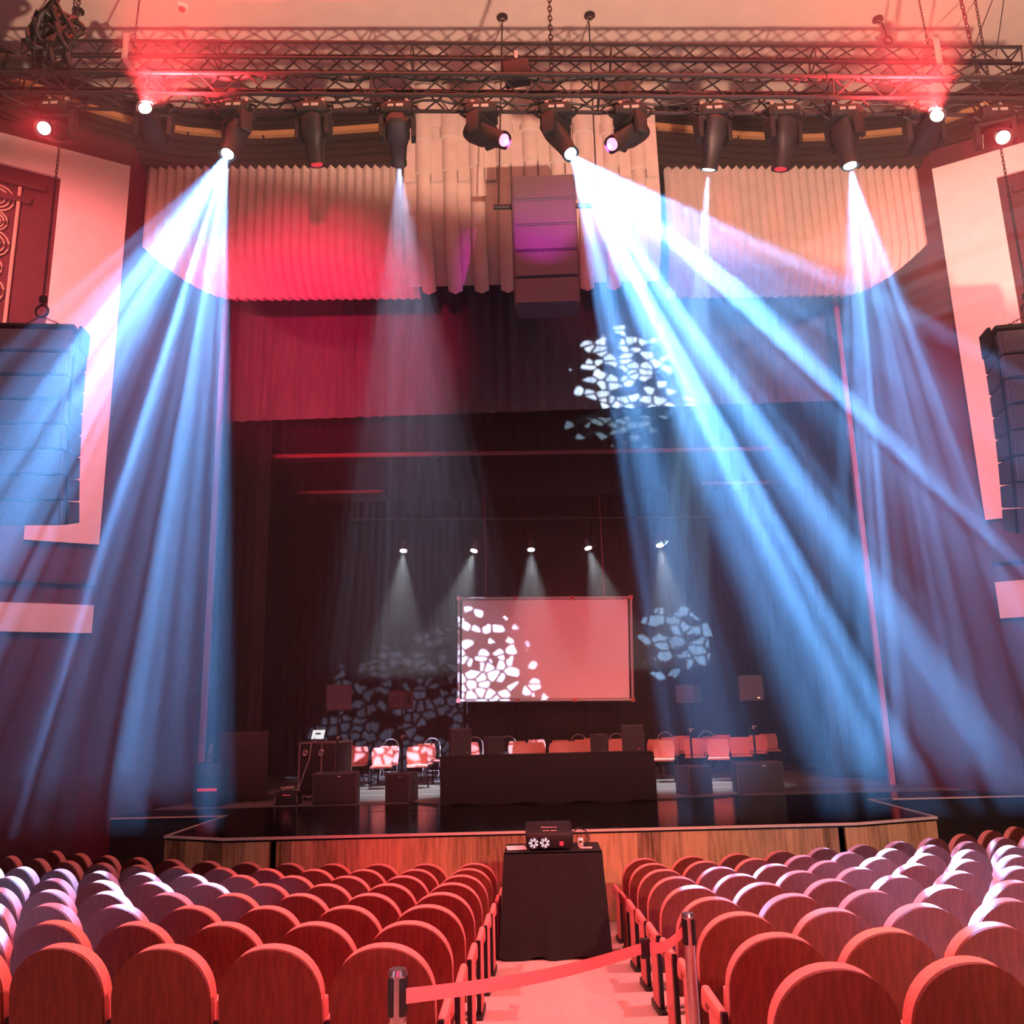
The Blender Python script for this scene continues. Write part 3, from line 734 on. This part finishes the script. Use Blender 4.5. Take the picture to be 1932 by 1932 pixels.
for sx, k in ((-1, 'l'), (1, 'r')):
    seat_mesh['armrest' + k] = (arm(sx), 'plush'); seat_mesh['side_panel' + k] = (std(sx), 'plush'); seat_mesh['leg' + k] = (foot(sx), 'iron_black')
for me, mm in seat_mesh.values(): me.materials.append(MT[mm])
def seat(side, i, n, label):
    r = row_r(i); a = ((-.44 if side < 0 else 1.47) + side * n * SP) / r
    if side < 0: a = (-.44 - n * SP) / r
    c = arc(r, a, row_floor(i))
    px, py = seen(c + Vector((0, 0, .7)))
    if not -110 < px < 2040: return False
    c.x -= .0; t = thing('theatre_seat', label, 'seat', c, a, ('left' if side < 0 else 'right') + ' block stalls seats')
    out = 'l' if side < 0 else 'r'; ins = 'r' if side < 0 else 'l'
    parts = ['backrest', 'back_cushion', 'seat', 'armrest' + out, 'side_panel' + out, 'leg' + out]
    if n == 0: parts += ['armrest' + ins, 'side_panel' + ins, 'leg' + ins]
    for k in parts:
        nm = k[:-1] if k[:-1] in ('armrest', 'side_panel', 'leg') else k
        o = bpy.data.objects.new(nm, seat_mesh[k][0]); COL.objects.link(o); o.parent = t
    return True
for side, nm in ((-1, 'left'), (1, 'right')):
    for i in range(7, -2, -1):
        if i == -1 and side < 0: continue
        rown = 'front row' if i == 7 else 'row %s from the stage' % ('', '', '', '')[0] if False else ('front row' if i == 7 else ORD[7 - i] + ' row from the stage')
        for n in range(18):
            if side < 0 and i == 7 and n > 11: break
            if not seat(side, i, n, 'red wooden-backed theatre seat, %s block, %s, %s from the aisle' % (nm, rown, ORD[n])): break

# ================================================================== PROJECTOR TABLE IN THE AISLE
TY = 9.35
tz0 = row_floor(5.2)
t = thing('projector_table', 'tall table in the aisle hidden under the black cloth', 'table', V(.08, 9.7, tz0))
MB().box((0, 0, .98), (.94, .58, .03)).build('tabletop', 'iron_black', t)
for sx in (-1, 1):
    for sy in (-1, 1): MB().rod((sx * .42, sy * .25, .02), (sx * .42, sy * .25, .97), .02).build('leg', 'iron_black', t)
def cloth(name, label, cx, cy, z0, w, d, h, flare, folds, m='black_cloth', rz=0, seed=0):
    rnd = random.Random(seed); N = 96; b = MB(); rings = []
    def rect(u, w, d):
        p = 2 * (w + d) * u
        if p < w: return Vector((-w / 2 + p, -d / 2))
        p -= w
        if p < d: return Vector((w / 2, -d / 2 + p))
        p -= d
        if p < w: return Vector((w / 2 - p, d / 2))
        return Vector((-w / 2, d / 2 - (p - w)))
    for j in range(9):
        f = j / 8; rg = []
        for k in range(N):
            u = k / N; q = rect(u, w + flare * f, d + flare * f)
            wob = .018 * f * math.sin(2 * PI * u * folds + 1.3 * math.sin(5 * u * 6.28 + seed)) + .01 * f * math.sin(u * 40 + seed)
            q = q + q.normalized() * wob
            rg.append(Vector((cx + q.x, cy + q.y, z0 + h * (1 - f) - (.012 if j == 0 else 0) + (.02 * math.sin(9 * u * 6.28 + seed) if j == 8 else 0))))
        rings.append(rg + [rg[0]])
    b.grid(rings)
    b.b.faces.new([b.b.verts.new(p + Vector((0, 0, .012)) - (p - Vector((cx, cy, p.z))) * .012) for p in rings[0][:-1]])
    bmesh.ops.remove_doubles(b.b, verts=b.b.verts[:], dist=.0005)
    return tag(b.build(name, m), label, 'tablecloth')
cloth('tablecloth', 'black cloth draped to the carpet over the projector table', .08, 9.7, tz0 + CZ + .03, 1.0, .64, .985, .10, 9, seed=2)
ztop = tz0 + 1.02
p = thing('projector', 'black video projector tilted up to the screen, two glowing round fans facing the stalls', 'projector', V(.05, 9.42, ztop + .005), R(1.5))
p.rotation_euler = (R(11), 0, R(1.5))
MB().box((0, .2, .10), (.48, .40, .15), bev=.014).build('housing', 'blackp', p)
MB().box((0, -.002, .09), (.47, .012, .13), bev=.004).build('rear_panel', 'iron_black', p)
for x in (-.165, -.05):
    lo = MB().rod((x, .01, .085), (x, -.018, .085), .055, 24).build('cooling_fan', 'glass', p)
    MB().torus((x, -.018, .085), .056, .008, (0, 1, 0), 28).build('fan_ring', 'iron_black', lo)
    MB().rod((x, -.018, .085), (x, -.026, .085), .016, 16).build('fan_hub', 'iron_black', lo)
    pm = MB()
    for k in range(7):
        a = k * 2 * PI / 7; pm.prism([(x + .018 * math.cos(a), -.02, .085 + .018 * math.sin(a)), (x + .05 * math.cos(a - .22), -.02, .085 + .05 * math.sin(a - .22)), (x + .05 * math.cos(a + .12), -.02, .085 + .05 * math.sin(a + .12))], (0, -.004, 0))
    pm.build('fan_blades', 'iron_black', lo, False)
MB().box((.12, -.01, .07), (.04, .006, .04)).build('badge', 'lens_off', p)
for x in (-.18, .18):
    MB().rod((x, .05, 0), (x, .05, .03), .02).build('foot', 'iron_black', p); MB().rod((x, .34, -.06), (x, .34, .03), .02).build('foot', 'iron_black', p)
def text(s, size, loc, rot, m, parent, name='lettering', align='CENTER'):
    c = bpy.data.curves.new(name, 'FONT'); c.body = s; c.size = size; c.align_x = align; c.extrude = .001
    tmp = bpy.data.objects.new(name + '_t', c); COL.objects.link(tmp)
    dg = bpy.context.evaluated_depsgraph_get(); me = bpy.data.meshes.new_from_object(tmp.evaluated_get(dg))
    bpy.data.objects.remove(tmp)
    me.materials.append(MT[m]); o = bpy.data.objects.new(name, me); COL.objects.link(o); o.location = loc; o.rotation_euler = rot; o.parent = parent
    return o
text('Panasonic', .042, (0, .17, .1765), (0, 0, 0), 'print', p)
MB().box((-.055, .075, .1755), (.022, .012, .002)).box((-.02, .075, .1755), (.034, .012, .002)).box((.045, .075, .1755), (.062, .012, .002)).build('model_print', 'print', p)
tag(MB().box(V(-.30, 9.66, ztop + .004), (.20, .26, .006), Matrix.Rotation(R(6), 3, 'Z')).build('paper_sheet', 'paper'), 'white sheet of paper on the black cloth left of the projector', 'paper')
t = thing('power_adapter', 'small pale adapter block on the cloth right of the projector', 'adapter', V(.37, 9.6, ztop + .003))
MB().box((0, 0, .05), (.06, .07, .09), bev=.008).build('body', 'pale', t); MB().box((0, -.037, .06), (.03, .004, .02)).build('socket', 'iron_black', t)
tag(MB().box(V(.42, 9.50, ztop + .012), (.13, .04, .018), Matrix.Rotation(R(-8), 3, 'Z'), .005).build('remote_control', 'pale'), 'pale remote control lying on the cloth beside the adapter', 'remote control')
cable('cable', 'black cable looping behind the projector to the adapter', [V(.28, 9.8, ztop + .10), V(.36, 9.83, ztop + .17), V(.44, 9.8, ztop + .14), V(.47, 9.75, ztop + .06), V(.43, 9.7, ztop + .02), V(.40, 9.66, ztop + .03)], .007)

# ================================================================== BARRIER
def stanchion(label, loc, mk):
    t = thing('barrier_post', label, 'barrier', loc)
    MB().rod((0, 0, 0), (0, 0, .015), .17, 28).rod((0, 0, .015), (0, 0, .04), .16, 28, .05).build('base', 'steel', t)
    MB().rod((0, 0, .03), (0, 0, .80), .031, 20).build('pole', 'steel', t)
    MB().rod((0, 0, .80), (0, 0, .945), .030, 20).rod((0, 0, .945), (0, 0, .965), .038, 20, .032).build('belt_head', 'steel', t)
    m = MB()
    for k in range(4):
        a = PI / 4 + k * PI / 2; m.box((.031 * math.cos(a), .031 * math.sin(a), .87), (.016, .026, .13), Matrix.Rotation(a, 3, 'Z'), .004)
    m.build('belt_slot', 'blackp', t)
    if mk: text('C', .05, (0, -.034, .70), (R(90), 0, 0), 'iron_black', t, 'lettering'); MB().rod((0, 0, .56), (0, 0, .78), .0325, 20).build('sticker', 'pale', t)
    return t
SA = V(-.575, 3.6, -1.90); SB = V(.775, 5.2, -2.06)
sa = stanchion('steel barrier post by the left block with belt pulled out', SA, True)
sb = stanchion('steel barrier post by the right block seats', SB, False)
def belt(parent, a, b):
    m = MB(); rows = []; n = (b - a).normalized().cross(Vector((0, 0, 1))) * .0015
    for k in range(13):
        f = k / 12; c = a + (b - a) * f - Vector((0, 0, .03 * math.sin(PI * f))) - Vector(parent.location); tw = .1 * math.sin(PI * f)
        rows.append([c + Vector((0, 0, .027)) + n * tw, c + Vector((0, 0, -.027)) - n * tw])
    m.grid(rows); m.grid([[p + n * 2 for p in r] for r in rows]); m.build('belt', 'belt', parent)
CL = V(.50, 5.05, -1.235)
belt(sa, SA + Vector((.03, 0, .87)), CL); belt(sb, SB + Vector((-.03, 0, .87)), CL + Vector((.03, 0, 0)))
MB().box(CL + Vector((.015, 0, 0)) - SA, (.05, .03, .10), bev=.006).build('belt_clip', 'blackp', sa)

# ================================================================== ON THE STAGE
SZ = ST
# conference table and cloth
t = thing('conference_table', 'long table on the stage hidden under a black cloth', 'table', V(.08, 15.85, SZ))
MB().box((0, 0, .76), (3.6, .66, .03)).build('tabletop', 'iron_black', t)
for sx in (-1, 1):
    for sy in (-1, 1): MB().rod((sx * 1.7, sy * .28, 0), (sx * 1.7, sy * .28, .75), .02).build('leg', 'iron_black', t)
cloth('tablecloth', 'long black cloth covering the conference table to the stage floor', .08, 15.85, SZ + CZ + .01, 3.68, .72, .785, .04, 14, seed=5)
# loudspeakers
def loudspeaker(label, loc, w, h, d, rz, group=None):
    t = thing('loudspeaker', label, 'loudspeaker', loc, rz, group)
    m = MB(); m.prism([(-w / 2, -d / 2, 0), (w / 2, -d / 2, 0), (w * .36, d / 2, 0), (-w * .36, d / 2, 0)], (0, 0, h), .008); m.build('cabinet', 'cab', t, False)
    MB().box((0, -d / 2 - .008, h / 2), (w * .94, .014, h * .94), bev=.004).build('grille', 'cab' if group and 'pole' in group else 'grillem', t, False)
    MB().box((w * .44, .02, h * .55), (.03, .10, .16), Matrix.Rotation(R(14), 3, 'Z'), .01).build('handle', 'iron_black', t)
    MB().box((-w * .05, d / 2 + .004, h * .42), (.14, .01, .18)).build('connector_plate', 'iron_black', t)
    MB().box((w * .28, -d / 2 - .018, h * .1), (.05, .004, .02)).build('badge', 'steel', t)
    return t
def subwoofer(label, loc, w, h, d, rz):
    t = thing('subwoofer', label, 'loudspeaker', loc, rz)
    MB().box((0, 0, h / 2), (w, d, h), bev=.015).build('cabinet', 'cab', t, False)
    MB().box((0, -d / 2 - .006, h / 2), (w * .93, .014, h * .92), bev=.004).build('grille', 'grillem', t, False)
    MB().box((w / 2 + .004, 0, h * .6), (.012, .16, .09), bev=.003).build('handle', 'iron_black', t)
    MB().box((w * .1, -d / 2 - .016, h * .88), (.07, .004, .02)).build('badge', 'steel', t)
    MB().rod((0, 0, h), (0, 0, h + .015), .03, 14).build('pole_cup', 'iron_black', t)
    return t
def pole(label, loc, h):
    t = thing('speaker_pole', label, 'speaker stand', loc)
    MB().rod((0, 0, 0), (0, 0, h * .55), .019).build('lower_tube', 'iron_black', t)
    MB().rod((0, 0, h * .55), (0, 0, h), .014).build('upper_tube', 'iron_black', t)
    MB().rod((0, 0, h * .52), (0, 0, h * .58), .03, 12).rod((0, 0, h * .55), (.06, 0, h * .57), .01).build('collar', 'steel', t)
for lab, x, Y, w, h, d, zs, sw, sh, rz, pole_h in (
        ('far left', -3.76, 16.45, .80, .54, .55, .13, .46, .47, R(18), 0), ('inner left', -2.58, 16.55, .47, .50, .5, .13, .36, .33, R(-28), 0),
        ('inner right', 2.74, 16.6, .48, .50, .5, .11, .20, .32, R(60), 0), ('far right', 3.93, 16.75, .84, .53, .55, .12, .44, .46, R(-6), 0)):
    subwoofer('black subwoofer on the stage under the %s speaker pole' % lab, V(x, Y, SZ), w, h, d, rz * .35)
    top = SZ + h + .017
    hh = zs - top
    pole('black pole standing on the %s subwoofer' % lab, V(x, Y, top), hh)
    loudspeaker('black loudspeaker on the %s pole' % lab, V(x, Y, zs + .002), max(sw, .36), sh, .36, rz, 'pole mounted loudspeakers')
for lab, x, w, h, rz in (('leftmost', -1.46, .36, .45, R(25)), ('second from left', -.86, .30, .30, R(30)), ('third from left', 1.03, .28, .30, R(-20)), ('rightmost', 1.62, .38, .44, R(-15))):
    loudspeaker('black loudspeaker on the conference table, %s of four' % lab, V(x, 15.8, SZ + .812), w, h, .3, rz, 'loudspeakers on the conference table')
cable('cable', 'thin cable dangling over the front of the stage apron', [at(1020, 1520, 15.0), at(1030, 1545, 13.2), at(1036, 1556, 12.5)], .008, 'blackp')
cable('cable', 'black cable lying on the stage at the right table end', [V(1.95, 15.6, SZ + .012), V(2.4, 15.7, SZ + .012), V(3.0, 15.8, SZ + .012), V(3.5, 16.1, SZ + .012)], .012)
cable('cable', 'black cable lying on the stage at the left table end', [V(-2.4, 16.1, SZ + .012), V(-2.1, 15.8, SZ + .012), V(-1.8, 15.5, SZ + .012)], .012)

# flight case rack with laptop
t = thing('flight_case', 'black rack flight case with pale edging at the left of the stage chairs', 'case', V(-4.2, 17.4, SZ), R(-14))
MB().box((0, 0, .56), (.78, .62, .98), bev=.006).build('body', 'blackp', t)
m = MB()
for sx in (-1, 1):
    for sy in (-1, 1): m.box((sx * .39, sy * .31, .56), (.03, .03, 1.0))
for z in (.07, 1.05):
    for sx in (-1, 1): m.box((sx * .39, 0, z), (.03, .64, .03))
    for sy in (-1, 1): m.box((0, sy * .31, z), (.80, .03, .03))
m.box((.08, -.315, .56), (.03, .02, .98)); m.build('edging', 'rackalu', t)
for x, z in ((-.26, .86), (.08, .86)): MB().rod((x, -.31, z), (x, -.335, z), .055, 16).torus((x, -.335, z), .05, .012, (0, 1, 0)).build('latch', 'rackalu', t)
for sx in (-1, 1):
    for sy in (-1, 1): MB().rod((sx * .3 - .02, sy * .22, .035), (sx * .3 + .02, sy * .22, .035), .035, 12).build('caster', 'iron_black', t)
t = thing('laptop', 'open laptop with bright screen on the flight case', 'laptop', V(-4.36, 17.2, SZ + 1.078), R(-20))
MB().box((0, 0, .008), (.30, .21, .016), bev=.004).build('keyboard_base', 'blackp', t)
sm = MB(); sm.box((0, .10, .12), (.30, .01, .20), Matrix.Rotation(R(-22), 3, 'X')); so = sm.build('screen', 'blackp', t)
MB().box((0, .093, .121), (.28, .004, .18), Matrix.Rotation(R(-22), 3, 'X')).build('display', 'lcd', so)
MB().box((0, .089, .135), (.12, .004, .03), Matrix.Rotation(R(-22), 3, 'X')).box((.03, .092, .10), (.08, .004, .03), Matrix.Rotation(R(-22), 3, 'X')).build('window', 'iron_black', so)
cable('cable', 'pale cable hanging down the flight case from the laptop', [at(x, y, 16.9) for x, y in ((592, 1392), (599, 1396), (588, 1402), (584, 1430), (575, 1455), (565, 1485), (556, 1497))], .009, 'cablew')
t = thing('amplifier', 'small amplifier with cables on the stage floor beside the left subwoofer', 'amplifier', V(-4.62, 16.4, SZ))
MB().box((0, 0, .11), (.42, .30, .22), bev=.01).build('housing', 'blackp', t)
for s in (-1, 1): MB().box((s * .2, -.155, .1), (.02, .02, .12)).build('handle', 'rackalu', t)
MB().box((0, -.152, .17), (.14, .01, .015)).build('display', 'lens_off', t)
cable('cable', 'pale tangle of cable on top of the small amplifier', [V(-4.75 + .22 * abs(math.sin(k * .7)), 16.4 + .08 * math.cos(k), SZ + .24 + .07 * abs(math.sin(k * 1.3))) for k in range(14)], .009, 'cablew')
# dark desk and panel in the left wing
t = thing('wing_screen', 'dark wooden masking panel standing in the left stage wing', 'panel', V(-5.75, 17.2, SZ))
MB().box((0, 0, .65), (.95, .04, 1.28), bev=.01).build('board', 'fascia', t); MB().box((-.3, 0, .01), (.06, .4, .02)).box((.3, 0, .01), (.06, .4, .02)).build('foot', 'iron_black', t)
t = thing('control_desk', 'small black control desk with lamp in the left stage wing', 'desk', V(-6.05, 16.4, SZ))
MB().box((0, 0, .38), (.5, .4, .74), bev=.01).build('body', 'blackp', t); MB().box((0, -.04, .755), (.44, .32, .02)).build('top', 'iron_black', t)
MB().box((-.05, 0, .80), (.10, .10, .05)).rod((-.05, 0, .82), (-.05, 0, .95), .012).box((-.04, 0, 1.0), (.06, .02, .2), Matrix.Rotation(R(10), 3, 'Y')).build('lamp', 'steel', t)
MB().box((0, -.202, .30), (.36, .006, .05)).build('display', 'lens_off', t)

# ---- stage chairs
pr = {}
def chair_proto():
    t = thing('stacking_chair', '', 'chair', (0, 0, -50))
    m = MB(); rows = []
    for j in range(9):
        f = j / 8; z = .46 + .36 * f; hw = .21 + .02 * math.sin(PI * f) - .03 * max(0, f - .75) * 4 * .6
        rows.append([Vector((hw * (2 * k / 8 - 1), -.20 - .05 * f - .035 * (1 - (2 * k / 8 - 1) ** 2), z + .02)) for k in range(9)])
    m.grid(rows); m.grid([[p + Vector((0, .035, 0)) for p in r] for r in rows])
    r0 = [rows[0], [p + Vector((0, .035, 0)) for p in rows[0]]]; m.grid(r0); m.grid([rows[-1], [p + Vector((0, .035, 0)) for p in rows[-1]]])
    m.grid([[r[0] for r in rows], [r[0] + Vector((0, .035, 0)) for r in rows]]); m.grid([[r[-1] for r in rows], [r[-1] + Vector((0, .035, 0)) for r in rows]])
    m.build('backrest', 'chairred', t)
    MB().box((0, .03, .45), (.46, .43, .05), bev=.022).build('seat', 'chairred', t)
    for sx in (-1, 1):
        MB().tube([(sx * .235, .20, 0), (sx * .22, .16, .42)], .012).build('leg', 'iron_black', t)
        MB().tube([(sx * .235, -.22, 0), (sx * .225, -.17, .42), (sx * .215, -.20, .55)], .012).build('leg', 'iron_black', t)
    MB().tube([(-.22, .16, .41), (-.22, -.17, .41)], .012).tube([(.22, .16, .41), (.22, -.17, .41)], .012).build('frame', 'iron_black', t)
    return t
def fan_proto():
    t = thing('folding_chair', '', 'chair', (0, 0, -50))
    pts = [(-.21, -.18, .45)] + [(.21 * math.cos(a), -.22, .70 + .22 * math.sin(a)) for a in [PI - PI * k / 12 for k in range(13)]] + [(.21, -.18, .45)]
    MB().tube(pts, .014).build('back_frame', 'pale', t)
    m = MB()
    for k in range(7):
        a = PI * (k + 1) / 8; m.tube([(.03 * math.cos(a), -.19, .52), (.205 * math.cos(a), -.22, .70 + .205 * math.sin(a))], .009, 5)
    m.box((0, -.2, .50), (.34, .02, .06)); m.build('back_slats', 'iron_black', t)
    MB().box((0, .02, .44), (.42, .40, .03), bev=.012).build('seat', 'iron_black', t)
    for sx in (-1, 1):
        MB().tube([(sx * .21, .24, 0), (sx * .21, -.18, .46)], .012).build('leg', 'pale', t)
        MB().tube([(sx * .19, -.24, 0), (sx * .19, .14, .43)], .012).build('leg', 'pale', t)
    MB().tube([(-.19, -.16, .09), (.19, -.16, .09)], .010).build('stretcher', 'pale', t)
    return t
cp, fp = chair_proto(), fan_proto()
def place(proto, first, x, Y, rz, label, group):
    o = proto if first else dup(proto)
    o.location = V(x, Y, SZ); o.rotation_euler = (0, 0, rz); tag(o, label, 'chair', group)
rowsC = [   # (row name, depth, photo x of the backs) - backs turned to the auditorium's far side, seats to the audience
    ('front', 19.5, [720, 787, 991, 1057, 1250, 1354]),
    ('second', 20.5, [673, 733, 797, 1014, 1083, 1155, 1233, 1310, 1397]),
    ('third', 21.6, [649, 808, 891, 979, 1061, 1099, 1166, 1262, 1337, 1427]),
    ('back', 22.6, [1012, 1116, 1285, 1361, 1452])]
first = True; rnd = random.Random(11)
for nm, Y, xs_ in rowsC:
    for k, px in enumerate(xs_):
        x = at(px, 1400, Y).x
        place(cp, first, x, Y, PI + rnd.uniform(-.25, .25) + (-.25 if px > 1200 else .12), 'red padded stacking chair, %s chair row on stage, %s from the left' % (nm, ORD[k]), 'red chairs on the stage'); first = False
first = True
for k, px in enumerate([735, 814, 895, 959, 1092, 1164, 1259, 1338]):
    Y = 23.5; x = at(px, 1395, Y).x
    place(fp, first, x, Y, PI + rnd.uniform(-.1, .1), 'folding chair with arched pale fan back, rear line on stage, %s from the left' % ORD[k], 'fan backed folding chairs'); first = False

# ---- projection screen
c0, c1, c2, c3 = at(866, 1129, 22), at(1190, 1127, 22), at(1194, 1320, 22), at(865, 1322, 22)
t = thing('projection_screen', 'framed projection screen hanging above the stage chairs', 'screen', (c2 + c3) / 2)
lo = lambda p: p - Vector(t.location)
m = MB()
for a, b in ((c0, c1), (c1, c2), (c2, c3), (c3, c0)): m.rod(lo(a), lo(b), .035, 8)
m.build('frame', 'pale', t)
m = MB(); cc = (c0 + c1 + c2 + c3) / 4
ins = [lo(cc + (p - cc) * .965) + Vector((0, .03, 0)) for p in (c0, c1, c2, c3)]
m.prism(ins[::-1], (0, .01, 0)); m.build('screen_surface', 'screen', t, False)
m = MB()
for a, b in ((c0, c1), (c2, c3)):
    for f in (.33, .66): q = lo(a + (b - a) * f); m.box(q, (.09, .085, .085))
for q in (c0, c1, c2, c3): m.box(lo(q), (.1, .08, .1))
m.build('corner_joint', 'trim', t)
MB().box(lo(at(1154, 1132, 21.96)), (.09, .03, .05)).build('winch_clip', 'paper', t)
cable('steel_cable', 'thin steel cable holding the left side of the projection screen', [at(917, 1126, 22), Vector((at(917, 1126, 22).x, 22, CZ + 14))], .012, 'trim')
cable('steel_cable', 'thin steel cable holding the right side of the projection screen', [at(1140, 1126, 22), Vector((at(1140, 1126, 22).x, 22, CZ + 14))], .012, 'trim')

# ---- small stage spotlights
for k, (px, py, tilt) in enumerate(((761, 1040, 0), (894, 1040, .25), (1002, 1038, 0), (1110, 1035, -.22), (1245, 1030, -.05))):
    q = at(px, py, 20.2)
    t = thing('stage_spotlight', 'small stage spotlight on the rear batten, %s of five from the left' % ORD[k], 'stage light', q, 0, 'small spotlights on the rear batten')
    ax = Vector((-tilt, -.3, -1)).normalized()
    m = MB(); m.rod(-ax * .02, -ax * .26, .085, 14, .06); hd = m.build('barrel', 'cab', t)
    m = MB(); m.rod(ax * .0, -ax * .02, .085, 16); m.build('lens', 'lens_white', t)
    MB().tube([(-.13, 0, -.0 + .1), (-.13, 0, .30), (.13, 0, .30), (.13, 0, .1)], .012).build('yoke', 'iron_black', t)
    m = MB()
    for s in (-1, 1): m.prism([(s * .1, -.05, .0), (s * .1, .07, .0), (s * .19, .07, .10), (s * .19, -.05, .10)], (0, 0, .006))
    m.build('barn_door', 'steel', t)
    MB().rod((0, 0, .30), (0, 0, 4.62 - (q.x + 4.4) / 9 * .22 + CZ - q.z), .014).build('hanger', 'iron_black', t)
    spot('stage_spot_light', q + ax * .05, q + ax * 5, 1500, (.85, .92, 1), 19, .5, .05)

# ================================================================== HAZE
def haze(name, mb_, dens, label):
    hz = bpy.data.materials.new(name); hz.use_nodes = True
    nt = hz.node_tree; nt.nodes.remove(nt.nodes['Principled BSDF'])
    vs = nt.nodes.new('ShaderNodeVolumeScatter'); vs.inputs['Density'].default_value = dens; vs.inputs['Anisotropy'].default_value = .45
    vs.inputs['Color'].default_value = (1, 1, 1, 1)
    nt.links.new(vs.outputs[0], nt.nodes['Material Output'].inputs['Volume'])
    tag(mb_.build('haze', hz, None, False), label, 'haze', kind='stuff')
haze('stage_haze', MB().prism([V(-13.7, 7.3, -.9), V(-13.7, 25.4, 1.8), V(-13.7, 25.4, 11.48), V(-13.7, 7.3, 11.48)], (27.4, 0, 0)), .020, 'theatrical haze hanging in the light beams over the stage')
